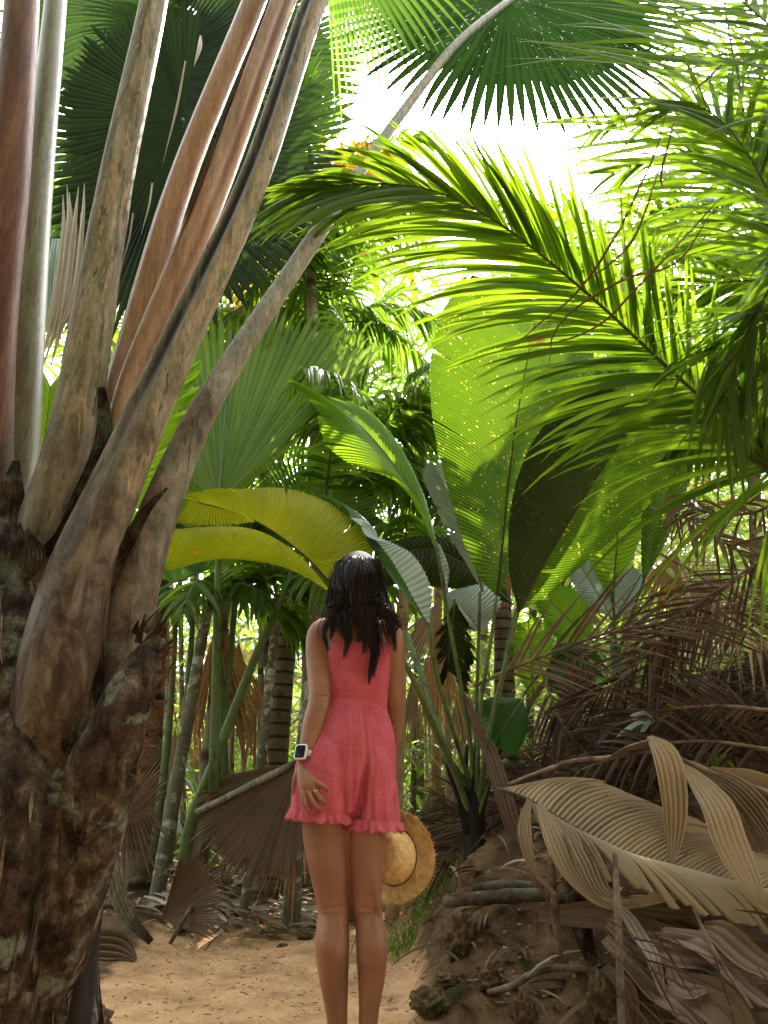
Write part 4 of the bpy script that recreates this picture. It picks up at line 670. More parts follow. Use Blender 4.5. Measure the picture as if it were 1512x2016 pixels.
# ------------------------------------------------------------------ dried leaves
def dry_fan(label, hub, tip, mat, N=(0, -1, 0), sp=60, ns_=20, name='dried_fan_leaf', pet=None, grp='dried fan leaves among the stems', **k):
    h = P(*hub); t = thing(name, label, 'dried leaf', h, grp); kk = dict(droop=.05, cup=.05, join=.75, jag=.3, pl=.35); kk.update(k)
    tp = P(*tip); fan(h, tp - h, N, np.linalg.norm(tp - h), sp, ns_, kk.pop('join'), **kk).build('blade', G[mat], t)
    if pet: MB().tube(PS(pet), [.014, .018, .02], 8).build('petiole', G['pet_grey'], t)
    return t
dry_fan('tan dried fan leaf hanging above the green diagonal stalk', (430, 1215, 5.0), (455, 1480, 4.95), 'rust', sp=46, ns_=14, droop=.0, pl=.6)
dry_fan('large dark brown fan leaf spread behind the woman left hand', (588, 1500, 4.5), (430, 1700, 4.2), 'brown', sp=84, ns_=60, join=.92, jag=.1, pl=.45, pet=[(385, 1600, 4.25), (480, 1552, 4.35), (590, 1498, 4.5)])
dry_fan('pale orange torn fan leaf standing below the dark brown one', (590, 1560, 4.42), (510, 1800, 4.3), 'rust', sp=40, ns_=14, join=.6, jag=.5, pl=.6)
dry_fan('brown fan leaf standing in the litter next to the giant trunk', (215, 1640, 4.2), (250, 1480, 4.2), 'brown', sp=120, ns_=44, pl=.45)
dry_fan('brown fan leaf collapsed on the litter between two lichen stems', (318, 1812, 4.25), (432, 1712, 4.0), 'brown', N=(.3, -1, .5), sp=75, ns_=40, join=.85, pl=.5, jag=.2)
dry_fan('curled brown fan leaf behind the broken stub', (235, 1520, 4.4), (250, 1700, 4.3), 'brown', sp=70, ns_=20, pl=.4)
dry_fan('rust coloured leaf hanging behind the broad leaf stalks', (865, 1215, 4.4), (885, 1480, 4.35), 'rust', sp=40, ns_=16, droop=0, pl=.7, join=.5)
dry_fan('orange dried leaf hanging over the straw hat', (838, 1290, 4.6), (860, 1470, 4.6), 'rust', sp=34, ns_=12, droop=0, pl=.7, join=.5)
dry_fan('tan dried leaf drooping right of the woman shoulder', (870, 1180, 4.5), (800, 1300, 4.5), 'tan', sp=40, ns_=12, pl=.6)
dry_fan('small tan leaf drooping behind the leaf stalks', (905, 1350, 4.5), (915, 1480, 4.5), 'tan', sp=40, ns_=12, pl=.6)
dry_fan('pale pink leaf heap hanging behind the brown tangle', (1330, 1080, 4.9), (1290, 1300, 4.8), 'rust', sp=60, ns_=22, pl=.7, join=.4, tipdroop=.2)
dry_fan('pale tan leaf hanging at the right above the dark mound', (1400, 1120, 4.8), (1360, 1330, 4.8), 'tan', sp=60, ns_=20, pl=.7, join=.4, tipdroop=.2)
dry_fan('brown upright leaf standing beside the dark mound', (1120, 1440, 4.1), (1150, 1290, 4.1), 'brown', sp=46, ns_=16, join=.9, pl=.4)
dry_fan('narrow brown leaf hanging over the dark mound', (1395, 1310, 3.6), (1375, 1400, 3.6), 'tan', sp=20, ns_=5, join=.7, pl=.4)
for (x, y, x2, y2, mt, w_) in [(470, 1260, 465, 1500, 'tan', 'between the green diagonal stalk and the ringed trunk'), (385, 1290, 370, 1520, 'rust', 'left of the tan hanging leaf'), (345, 1430, 335, 1640, 'tan', 'low beside the mossy leaning stem'), (505, 1330, 500, 1530, 'rust', 'against the slim lichen stem'),
                           (812, 1330, 806, 1520, 'tan', 'beside the pale orange stem'), (905, 1500, 890, 1610, 'tan', 'at the foot of the leaf stalks'), (1000, 1080, 985, 1200, 'rust', 'behind the spotted leaf stalk'), (1250, 1180, 1235, 1330, 'tan', 'under the narrow young palm')]:
    dry_fan(f'narrow dried leaf hanging {w_}', (x, y, 5.2), (x2, y2, 5.1), mt, sp=26, ns_=9, droop=0, pl=.7, join=.6, jag=.4)
# mauve fallen sheath strip
t = thing('fallen_sheath', 'mauve brown dried sheath leaning against the bank right of the leaf stalks', 'dried leaf', P(1020, 1640, 3.6))
MB().ribbon(PS([(915, 1365, 3.72), (935, 1420, 3.7), (962, 1480, 3.66), (985, 1550, 3.62), (1005, 1620, 3.6), (1030, 1660, 3.58)]), [.01, .05, .075, .085, .08, .02], (.3, -1, 0), 4, .003, 40, curl=.5, wob=.02).build('blade', G['mauve'], t)
# hanging strip
t = thing('fallen_sheath', 'curved grey sheath arching down beside the giant trunk', 'dried leaf', P(290, 1855, 4.0))
MB().ribbon(PS([(205, 1600, 3.9), (222, 1720, 3.9), (250, 1800, 3.95), (298, 1855, 4.0)]), [.05, .075, .07, .03], (.3, -1, 0), 4, .004, 40, curl=.6).build('blade', G['pet_grey'], t)

# big dried feather frond on the bank
t = thing('fallen_frond', 'big dried tan frond with pleated leaflets draped over the bank', 'fallen frond', P(1250, 1700, 3.0), 'fallen brown fronds on the bank')
Mb = [(980, 1553, 3.15), (1035, 1572, 3.1), (1120, 1622, 3.02), (1210, 1670, 2.95), (1330, 1705, 2.9), (1480, 1742, 2.85), (1600, 1770, 2.85)]
add_blade(t, G['tan'], Mb, [(1000, 1558, 3.15), (1060, 1545, 3.2), (1120, 1533, 3.25), (1190, 1540, 3.28), (1260, 1570, 3.25), (1330, 1600, 3.2), (1430, 1650, 3.1), (1520, 1700, 3.0), (1620, 1740, 2.95)], None, n=60, amp=.009, jag=.03, bulge=.06, rib='rachisd', rw=.008, ahead=1.3, split=(20, .35, .03))
blade(PS(Mb[1:]), None, PS([(1040, 1580, 3.08), (1100, 1650, 2.95), (1170, 1715, 2.85), (1260, 1750, 2.75), (1360, 1790, 2.7), (1480, 1810, 2.68), (1600, 1830, 2.7)]), n=52, amp=.009, jag=.06, bulge=.04, ahead=1.2, split=(16, .6, .06)).build('leaf_blade', G['tan'], t)
for pts, wd in [([(1040, 1575, 3.05), (1030, 1640, 2.98), (1050, 1710, 2.93), (1095, 1760, 2.9)], [.02, .055, .03, .01]), ([(1060, 1585, 3.03), (1095, 1660, 2.93), (1130, 1730, 2.88), (1200, 1780, 2.82), (1300, 1768, 2.8), (1400, 1755, 2.78)], [.03, .09, .06, .035, .03, .004]),
                ([(1110, 1620, 3.0), (1150, 1690, 2.88), (1190, 1760, 2.83), (1260, 1785, 2.8)], [.04, .09, .06, .01]), ([(1025, 1590, 3.06), (1035, 1680, 3.0), (1080, 1775, 2.95)], [.01, .03, .005])]:
    MB().ribbon(PS(pts), wd, (.2, -1, .2), 5, .005, 34, curl=.25, wob=.015).build('leaflet', G['tan'], t)
t = thing('fallen_frond', 'tan frond tip folded over with one lobe hanging above the big dried frond', 'fallen frond', P(1290, 1500, 3.1), 'fallen brown fronds on the bank')
MB().ribbon(PS([(1195, 1495, 3.1), (1240, 1475, 3.05), (1285, 1463, 3.0)]), [.02, .07, .085], (0, -.4, -1), 5, .005, 20).build('leaflet', G['brown'], t)
MB().ribbon(PS([(1278, 1452, 3.0), (1308, 1490, 2.93), (1325, 1560, 2.9), (1326, 1640, 2.9), (1320, 1708, 2.9)]), [.02, .10, .10, .07, .008], (0, -1, .2), 5, .006, 34, curl=.3, wob=.02).build('leaflet', G['tan'], t)
MB().tube(PS([(1000, 1545, 3.3), (1120, 1500, 3.2), (1200, 1492, 3.1), (1290, 1480, 3.02), (1400, 1520, 2.9), (1540, 1570, 2.8)]), [.008, .009, .01, .01], 6).build('rachis', G['twig'], t)
t = thing('fallen_frond', 'pale tan frond sweeping down at the right edge of the bank', 'fallen frond', P(1450, 1620, 2.8), 'fallen brown fronds on the bank')
for pts, wd in [([(1340, 1508, 2.95), (1400, 1570, 2.82), (1440, 1660, 2.75), (1475, 1740, 2.72), (1502, 1805, 2.72)], [.02, .11, .12, .08, .01]), ([(1360, 1510, 2.95), (1430, 1540, 2.85), (1490, 1600, 2.8), (1540, 1690, 2.78)], [.01, .08, .1, .05]),
                ([(1400, 1510, 2.98), (1470, 1530, 2.9), (1560, 1560, 2.85)], [.01, .06, .07]), ([(1320, 1500, 3.0), (1380, 1520, 2.95), (1440, 1600, 2.9), (1490, 1680, 2.85)], [.01, .05, .05, .01])]:
    MB().ribbon(PS(pts), wd, (0, -1, .3), 6, .006, 34, curl=.2, wob=.02).build('leaflet', G['tan'], t)
# brown heap of old sheaths, lower right
words = ['topmost in the heap', 'second from the top of the heap', 'with a torn dark end', 'under the big dried frond', 'lowest in the lower right corner', 'slanting to the bottom edge', 'split along its length', 'with a pale broken end', 'nearest the camera at the right edge', 'lying behind the upright stick', 'darkest of the heap', 'short and curled']
hp = [([(1180, 1775, 2.9), (1300, 1790, 2.85), (1430, 1800, 2.8), (1560, 1830, 2.8)], .07, 'brown'), ([(1060, 1800, 3.0), (1180, 1810, 2.9), (1300, 1850, 2.8), (1400, 1900, 2.7), (1500, 1990, 2.6)], .10, 'brown'),
      ([(1200, 1820, 2.8), (1290, 1870, 2.7), (1380, 1890, 2.65), (1540, 1930, 2.6)], .10, 'mauve'), ([(1150, 1780, 3.0), (1260, 1800, 2.95), (1400, 1850, 2.85), (1560, 1900, 2.8)], .09, 'brown'),
      ([(1190, 1850, 2.75), (1270, 1920, 2.65), (1340, 1990, 2.55), (1400, 2060, 2.5)], .07, 'mauve'), ([(1230, 1880, 2.7), (1330, 1960, 2.6), (1450, 2060, 2.5)], .08, 'brown'),
      ([(1300, 1840, 2.72), (1420, 1900, 2.6), (1540, 1990, 2.5)], .09, 'mauve'), ([(1210, 1790, 2.82), (1250, 1830, 2.75), (1290, 1900, 2.65), (1310, 1950, 2.6)], .05, 'pale'),
      ([(1380, 1830, 2.7), (1450, 1870, 2.6), (1560, 1940, 2.5)], .10, 'brown'), ([(1190, 1900, 2.85), (1230, 1960, 2.8), (1250, 2050, 2.75)], .06, 'brown'), ([(1330, 1930, 2.62), (1420, 1990, 2.52), (1500, 2080, 2.45)], .12, 'brown'), ([(1320, 1900, 2.58), (1345, 1940, 2.55), (1390, 1950, 2.55)], .07, 'mauve')]
for (pts, wd, mt), wo_ in zip(hp, words):
    t = thing('fallen_sheath', f'brown dried leaf sheath {wo_}', 'dried leaf', P(*pts[1]), 'old sheaths heaped on the bank')
    MB().ribbon(PS(pts), [wd * .5, wd, wd * 1.05, wd * .8, wd * .3], (R.uniform(-.2, .2), -1, R.uniform(.3, .9)), 3, .003, 30, curl=R.uniform(.4, .9), wob=.05).build('blade', G[mt], t)
# pale thin strips over the heap
t = thing('fallen_strip_pile', 'thin pale dried strips strewn over the sheath heap', 'dried leaves', P(1350, 1900, 2.55)); tag(t)
mb = MB()
for k in range(34):
    x, y = R.uniform(1150, 1520), R.uniform(1790, 2010); a = R.uniform(.2, 1.3); L = R.uniform(60, 240); Y = 2.62 - (y - 1800) * .0008 - R.rand() * .1
    mb.ribbon(PS([(x, y, Y), (x + L * .5 * math.cos(a), y + L * .5 * math.sin(a) - 6, Y - .03), (x + L * math.cos(a), y + L * math.sin(a), Y - .05)]), [.002, R.uniform(.003, .010), .002], (R.uniform(-.4, .4), -1, .4), 1, .003, 12, wob=.02)
mb.build('strips', G['brown'], t); t.name = 'fallen_strip_pile'
def stick(label, pts, rs, mat='twig', name='stick', grp=None):
    t = thing(name, label, 'stick', P(*pts[-1]), grp); MB().tube(PS(pts), rs, 9, 40, rough=.2, rs=15, seed=R.rand() * 9).build('shaft', G[mat], t); return t
stick('upright dead stalk in front of the sheath heap', [(1210, 1680, 2.75), (1216, 1790, 2.7), (1220, 1900, 2.66), (1226, 2060, 2.62)], [.008, .012, .012, .013])
stick('upright broken stalk below the big dried frond', [(1085, 1700, 2.98), (1092, 1790, 2.95), (1102, 1880, 2.93)], [.012, .016, .012])
stick('thick leaning dead stalk below the big dried frond', [(1120, 1700, 3.05), (1140, 1800, 3.0), (1165, 1890, 2.97)], [.03, .034, .025], 'bark')
stick('dark fallen stalk lying along the bank edge', [(876, 1776, 3.35), (980, 1765, 3.25), (1080, 1762, 3.15), (1200, 1770, 3.0)], [.022, .026, .026, .02], 'log', 'fallen_stalk')
stick('black stalk resting above the fallen one on the bank', [(930, 1750, 3.4), (1010, 1742, 3.35), (1080, 1750, 3.3)], [.018, .022, .015], 'log', 'fallen_stalk')
stick('surface root snaking across the bank', [(960, 1955, 2.97), (1010, 1940, 2.98), (1060, 1912, 3.02), (1120, 1905, 3.02), (1180, 1915, 3.0), (1215, 1935, 2.95)], [.01, .013, .013, .011, .01], 'twig', 'root')
stick('thin diagonal stalk at the right of the sheath heap', [(1365, 1790, 2.5), (1410, 1880, 2.45), (1480, 1985, 2.4)], [.004, .006, .006])
stick('short pale stick propped on the path litter', [(378, 1785, 4.1), (350, 1830, 4.1), (330, 1868, 4.15)], [.01, .012, .01])
# fallen fan leaf at left edge of path
t = thing('fallen_sheath', 'striped brown sheath lying at the foot of the giant trunk', 'dried leaf', P(220, 1880, 3.9))
MB().ribbon(PS([(150, 1870, 3.9), (200, 1862, 3.85), (240, 1868, 3.85), (268, 1890, 3.8)]), [.1, .12, .1, .02], (0, -1, .5), 4, .01, 30, curl=.4).build('blade', G['brown'], t)
# thin-leaved dead fronds making the brown tangle
lab = ['longest dark dead frond crossing from the leaf stalks to the right', 'dead frond fanning thin dark leaflets over the mound', 'bare dead frond hanging at the right edge', 'dead frond arching below the narrow green leaves', 'dead frond lying low over the dark mound',
       'wispy dead frond at the top of the tangle', 'dead frond drooping in the middle of the tangle', 'dead frond behind the tangle near the pale leaf heap', 'dead frond bristling beside the brown upright leaf', 'dead frond resting at the lower edge of the tangle']
fd = [([(935, 1350, 3.75), (1010, 1315, 3.65), (1100, 1280, 3.55), (1200, 1245, 3.5), (1320, 1225, 3.45), (1520, 1195, 3.4)], .5, 34, (40, 20), .15), ([(1540, 1080, 3.3), (1430, 1150, 3.4), (1330, 1230, 3.5), (1230, 1330, 3.6), (1130, 1400, 3.7)], .5, 32, (45, 20), .2),
      ([(1540, 980, 3.3), (1480, 1010, 3.3), (1400, 1010, 3.4), (1330, 990, 3.5)], .3, 26, (70, 30), 1.2), ([(1300, 1090, 4.0), (1400, 1150, 3.9), (1480, 1240, 3.8), (1540, 1340, 3.7)], .5, 28, (50, 20), .5),
      ([(1530, 1400, 3.3), (1420, 1390, 3.4), (1300, 1400, 3.5), (1180, 1440, 3.6)], .4, 28, (50, 20), .4), ([(1280, 1000, 3.8), (1350, 1020, 3.7), (1430, 1070, 3.6), (1530, 1140, 3.5)], .25, 26, (60, 30), .4),
      ([(1250, 1240, 3.7), (1300, 1300, 3.6), (1370, 1380, 3.5), (1440, 1440, 3.5)], .4, 28, (50, 30), .5), ([(1540, 1220, 3.9), (1430, 1220, 4.0), (1330, 1270, 4.1), (1250, 1350, 4.1)], .45, 28, (50, 30), .6),
      ([(1060, 1300, 3.9), (1080, 1360, 3.85), (1110, 1430, 3.8), (1170, 1500, 3.75)], .35, 26, (60, 30), .5), ([(1540, 1480, 3.3), (1400, 1460, 3.35), (1280, 1470, 3.4), (1130, 1520, 3.45)], .35, 30, (50, 30), .5)]
for (pts, L, nn, an, dr), l in zip(fd, lab):
    t = thing('dead_frond', l, 'dead frond', P(*pts[0]), 'dead fronds tangled on the bank')
    lb, rb = frond(PS(pts), L, .018, nn, ang=an, droop=dr, N=(0, -1, .2), r=(.009, .004), jit=.3, brk=.1, nseg=5, fold=.5, twist=1.5)
    o = lb.build('leaflets', G[['dead', 'brown', 'dead', 'tan', 'pale'][len(l) % 5]], t); rb.build('rachis', G['twig'], t)

# ------------------------------------------------------------------ uncountable cover
def scatter(name, label, n, fn, mat):
    mb = MB()
    for k in range(n): fn(mb, k)
    return tag(mb.build(name, G[mat]), label, kind='stuff')
def f_dark(mb, k):           # matted dead leaves on the mound
    x = R.uniform(.35, 2.6); y = R.uniform(3.5, 5.2)
    if x < .9 and y < 3.9: return
    z = H(x, y); hh = R.rand() ** 2 * .30 * sm((x - .8) / .5) + .02; d = nrm([R.randn(), R.randn() * .6, R.uniform(-.7, .5)])
    mb.strip((x, y, z + hh), d, (0, 0, 1), R.uniform(.12, .5), R.uniform(.006, .02), .5, 4, .4)
scatter('matted_dead_leaves', 'matted dark dead leaves covering the mound on the bank', 5200, f_dark, 'dead')
def f_lit(mb, k):            # litter beside the path
    c = k % 4
    if c == 0: x, y = R.uniform(-2.6, -.55), R.uniform(4.3, 6.2)
    elif c == 1: x, y = R.uniform(-1.2, .3), R.uniform(4.75, 6.0)
    elif c == 2: x, y = R.uniform(.2, 1.3), R.uniform(2.9, 3.8)
    else: x, y = R.uniform(-3.2, 2), R.uniform(5.4, 8)
    if c == 2 and k % 3: return
    z = H(x, y); a = R.uniform(0, 6.28)
    mb.strip((x, y, z + .008 + (R.rand() ** 3) * .12), (math.cos(a), math.sin(a), R.uniform(-.05, .25)), (-math.sin(a), math.cos(a), R.randn() * .5), R.uniform(.04, .3), R.uniform(.006, .03), .5, 4, .4)
scatter('leaf_litter', 'brown leaf litter scattered along the path edges', 2200, f_lit, 'brown')
scatter('pale_leaf_litter', 'pale tan leaf strips scattered in the litter', 420, f_lit, 'pale')
def f_pale2(mb, k):
    x, y = R.uniform(-1.35, -.45), R.uniform(4.45, 5.1); z = H(x, y); a = R.uniform(-.5, .5)
    mb.strip((x, y, z + .02 + R.rand() * .10), (math.cos(a), math.sin(a), R.uniform(-.3, .3)), (0, 1, R.randn() * .4), R.uniform(.12, .4), R.uniform(.02, .05), .5, 5, .4)
scatter('pale_leaf_scraps', 'pale broken leaf scraps heaped at the back edge of the path', 90, f_pale2, 'pale')
def f_twigs(mb, k):
    x, y = R.uniform(-1.1, 1.2), R.uniform(2.9, 4.9); a = R.uniform(0, 6.28); z = H(x, y) + .004; L = R.uniform(.01, .05) * (1 + (x > .2))
    mb.strip((x, y, z), (math.cos(a), math.sin(a), .05), (-math.sin(a), math.cos(a), R.randn() * .3), L, R.uniform(.003, .01), .3, 3, .4)
scatter('path_crumbs', 'small dark crumbs of leaf on the dirt path', 420, f_twigs, 'brown')
def f_grass(mb, k):
    if k % 3 == 0: c = P(800, 1800, 4.2)
    elif k % 3 == 1: c = P(885, 1670, 4.3)
    else: c = P(840, 1740, 4.2)
    x = c[0] + R.randn() * .1; y = c[1] + R.randn() * .15; z = H(x, y); a = R.uniform(0, 6.28)
    mb.strip((x, y, z), (math.cos(a) * .5, math.sin(a) * .5, 1), (-math.sin(a), math.cos(a), 0), R.uniform(.05, .2), .007, 1.2, 5, .3)
def f_peb(mb, k):
    x, y = R.uniform(-1.3, 1.1), R.uniform(2.9, 5.0); r = R.uniform(.0015, .005) * (1 + 1.2 * (x > .1)); mb.quadsphere((x, y, H(x, y) + r * .2), (r * R.uniform(.8, 1.5), r, r * .6), 7, 5, .4, 2, k)
scatter('pebbles', 'grit and small pebbles on the dirt path', 900, f_peb, 'grit')
scatter('grass', 'fine green grass tufts at the edge of the bank', 420, f_grass, 'lush')
def f_und(mb, k):            # undergrowth leaves low in the background
    x = R.uniform(-4.5, 4.5); y = R.uniform(6.2, 9.5); z = H(x, y) + R.rand() ** 1.3 * 2.2; a = R.uniform(0, 6.28)
    mb.strip((x, y, z), (math.cos(a), math.sin(a) * .6, R.uniform(-.3, .9)), (R.randn(), R.randn(), R.randn() * .3), R.uniform(.25, .8), R.uniform(.02, .06), 1.0, 5, .3, twist=.4 * R.randn())
def f_mid(mb, k):
    x = R.uniform(1.3, 3.6); y = R.uniform(5.0, 6.4); z = H(x, y) + R.rand() * 1.5; a = R.uniform(0, 6.28)
    mb.strip((x, y, z), (math.cos(a), math.sin(a) * .6, R.uniform(-.1, .9)), (R.randn(), R.randn(), R.randn() * .3), R.uniform(.25, .7), R.uniform(.03, .07), 1.0, 5, .3)
scatter('bank_undergrowth', 'light green leaves showing behind the brown tangle on the bank', 520, f_mid, 'und')
scatter('undergrowth', 'dense light green undergrowth behind the stems', 2900, f_und, 'und')
scatter('yellow_undergrowth', 'bright yellow green leaves far behind the stems', 1300, f_und, 'bright')
scatter('silver_undergrowth', 'pale silvery leaves in the far undergrowth', 900, f_und, 'silver')
scatter('dry_undergrowth', 'dried tan leaves hanging in the far undergrowth', 700, f_und, 'rust')
def f_far_and_blocker(mb, k):            # far wood with a sky gap in front, plus unseen foliage added to block skylight
    if k % 20 >= 9:  # out of view: added to shut off skylight from behind the camera
        q = R.rand()
        if q < .5: x, y, z = R.uniform(-9, 9), R.uniform(-8, -3.5), R.uniform(0, 9)
        elif q < .8: x, y, z = R.uniform(-8, 8), R.uniform(-5, .3), R.uniform(5, 7.5)
        else: x, y, z = R.choice([-1, 1]) * R.uniform(4.5, 8), R.uniform(-4, 8), R.uniform(0, 8)
        a = R.uniform(0, 6.28); mb.strip((x, y, z), (math.cos(a), math.sin(a), R.uniform(-.6, .8)), (R.randn(), R.randn(), R.randn()), R.uniform(1.0, 1.8), R.uniform(.14, .3), 1.0, 4, .3); return
    for _ in range(20):
        x = R.uniform(-14, 15); y = R.uniform(13, 20); z = 16 * R.rand() ** 1.7
        s = (z - CH) / y; c_ = (x / y)
        el = math.atan2(z - CH, y); u = math.tan(el - rad(PITCH)); py = 1008 - u * F; dd = y / (cP - sP * u); px = 756 + x / dd * F
        r_ = ((px - 960) / 330) ** 2 + ((py - 250) / 300) ** 2
        if r_ < 1 or R.rand() > 1.2 - .25 * (z / 16): continue
        break
    else: return
    a = R.uniform(0, 6.28)
    mb.strip((x, y, z), (math.cos(a), math.sin(a) * .5, R.uniform(-.6, .8)), (R.randn(), R.randn(), R.randn() * .3), R.uniform(.9, 2.2), R.uniform(.10, .22), 1.0, 5, .3)
scatter('far_wood_and_blocker', 'far wood of pale palm leaves closing the view behind the clearing plus unseen leaves added behind the camera to block skylight', 8600, f_far_and_blocker, 'mid')
scatter('far_sunlit_wood_and_blocker', 'sunlit yellow green leaves of the far wood plus unseen ones added behind the camera to block skylight', 2200, f_far_and_blocker, 'lush')

# ------------------------------------------------------------------ rocks
rk = [(845, 1965, 2.98, (.075, .07, .055), 'rounded brown rock at the bottom edge beside the woman leg'), (965, 1925, 3.05, (.05, .05, .05), 'small mossy dark rock left of the surface root'), (1030, 1990, 2.85, (.05, .05, .09), 'upright mossy rock below the surface root'),
      (880, 1925, 3.1, (.05, .05, .03), 'flat mossy rock above the rounded one'), (600, 1845, 4.45, (.06, .05, .04), 'grey rock behind the woman left calf'), (555, 1868, 4.2, (.035, .03, .02), 'small flat stone on the path'), (900, 1835, 3.35, (.09, .08, .10), 'lump of brown earth rock under the fallen stalk'),
      (630, 1830, 4.7, (.09, .07, .06), 'brown rock between the woman legs'), (1180, 1955, 2.75, (.05, .04, .10), 'tall brown stone left of the upright stalk'), (190, 2010, 2.2, (.05, .05, .05), 'mossy stone at the foot of the giant palm')]
for k, (x, y, Y, r, l) in enumerate(rk):
    c = P(x, y, Y); r = tuple(v * .78 for v in r); mr = MB(); mr.quadsphere((0, 0, 0), r, 40, 28, .5, 2.6, k * 3.1); VV = mr.V[0]; VV *= np.array([1 + .09 * ns(v / max(r), 6, k) + .05 * ns(v / max(r), 14, k) for v in VV])[:, None]; t = mr.build('rock', G['rock']); t.location = (c[0], c[1], max(c[2] - r[2] * .3, H(c[0], c[1]))); t.rotation_euler = (0, 0, k * 1.3); tag(t, l, 'rock', 'rocks along the path')
# ------------------------------------------------------------------ the woman, seen from behind
SK = solid_mat('skin', [(.18, .075, .04), (.25, .108, .057), (.32, .148, .082)], 5, rough=.5, bump=.12, bdist=.001, spec=1.0, fine=.05, blot=(.27, .105, .06), blots=(.5, .8, 4), bscale=90)
PK = solid_mat('coral_cotton', [(.40, .065, .09), (.54, .12, .155)], 9, fine=.1, rough=.85, bump=.7, bdist=.0015, bscale=260, spec=.15)
PK2 = PK
HR = solid_mat('black_hair', [(.004, .003, .003), (.03, .02, .016)], 40, (1, 1, .1), rough=.42, bump=.3, bdist=.001, spec=.45)
STR = solid_mat('straw', [(.50, .28, .10), (.66, .42, .18), (.76, .55, .28)], 40, rough=.75, bump=.9, bdist=.004, bscale=150)
YW = 2.74
def W(px, py, dy=0.0): return P(px, py, YW + dy)
def evalmesh(o, name, mat, parent, smooth_it=6, fac=.6):
    """bake remesh + smooth to a plain mesh"""
    dg = bpy.context.evaluated_depsgraph_get(); me = bpy.data.meshes.new_from_object(o.evaluated_get(dg)); me.name = name
    bpy.data.objects.remove(o); q = bpy.data.objects.new(name, me); COL.objects.link(q); q.parent = parent
    me.materials.clear(); me.materials.append(mat); me.polygons.foreach_set('use_smooth', np.ones(len(me.polygons), dtype=bool)); return q
def fuse(mb, name, mat, parent, vox=.005, it=5):
    o = mb.build(name + '_raw', mat, parent); o.parent = None
    m1 = o.modifiers.new('r', 'REMESH'); m1.mode = 'VOXEL'; m1.voxel_size = vox
    m2 = o.modifiers.new('s', 'SMOOTH'); m2.iterations = it; m2.factor = .6
    bpy.context.view_layer.update(); return evalmesh(o, name, mat, parent)
pc = W(695, 2016); person = thing('person', 'woman seen from behind in a coral romper with long black hair on the path', 'person', (pc[0], YW, H(pc[0], YW)))
b = MB()
def ell(pts, rx, ry, seg=28, n=40):
    """loft of horizontal-ish ellipses through pts with half widths rx and half depths ry"""
    c = crv(np.hstack([np.asarray(pts, float), np.asarray(rx)[:, None], np.asarray(ry)[:, None]]), n); th = np.linspace(0, 2 * math.pi, seg, endpoint=False)
    Gd = np.stack([c[:, 0, None] + c[:, 3, None] * np.cos(th), c[:, 1, None] + c[:, 4, None] * np.sin(th), c[:, 2, None] + 0 * th], -1); return Gd, c
def loft(mb, pts, rx, ry, seg=28, n=40):
    Gd, c = ell(pts, rx, ry, seg, n); Gd = np.concatenate([c[:1, None, :3].repeat(seg, 1), Gd, c[-1:, None, :3].repeat(seg, 1)], 0); return mb.grid(Gd, None, .5, closed=True)
zf = person.location[2]
# torso
loft(b, [W(684, 1585), W(686, 1565), W(688, 1530), W(690, 1470), (W(700, 1420)), W(703, 1385), W(704, 1340), W(704, 1295), W(702, 1260), W(700, 1237), W(702, 1222), W(703, 1210)],
     [.05, .11, .150, .142, .115, .103, .110, .122, .142, .150, .10, .055], [.03, .06, .098, .106, .085, .076, .083, .09, .082, .065, .055, .05])
loft(b, [W(703, 1225, .01), W(703, 1190, .01), W(703, 1150, .02)], [.054, .05, .05], [.055, .052, .05])
hc = W(703, 1142, .02)
b.quadsphere(hc, (.076, .092, .105), 24, 16)                                  # skull
b.quadsphere(hc + [0, .045, -.055], (.052, .055, .06), 18, 12)              # jaw and face
b.tube([hc + [0, .088, .01], hc + [0, .112, -.028], hc + [0, .098, -.035]], [.008, .014, .009], 8)   # nose
for s in (-1, 1):
    b.quadsphere(hc + [s * .077, .01, -.015], (.01, .018, .03), 10, 8)
    b.quadsphere(hc + [s * .03, .084, .022], (.02, .012, .008), 10, 6)
    b.quadsphere(hc + [s * .012, .094, -.06], (.016, .010, .007), 10, 6)
# arms
b.tube([W(655, 1240), W(632, 1250), W(628, 1300, -.01), W(630, 1372, -.05), W(617, 1430, -.066), W(604, 1485, -.085), W(601, 1502, -.094)], [.05, .052, .048, .041, .040, .029, .026], 20, 50)
b.tube([W(752, 1240), W(768, 1252), W(774, 1300, .02), W(776, 1375, .05), W(772, 1450, .11), W(765, 1530, .16), W(764, 1560, .17)], [.046, .048, .043, .037, .034, .026, .023], 20, 50)
for s, x in ((-1, 655), (1, 752)): b.quadsphere(W(x, 1235) + [0, 0, -.012], (.06, .055, .04), 16, 10)
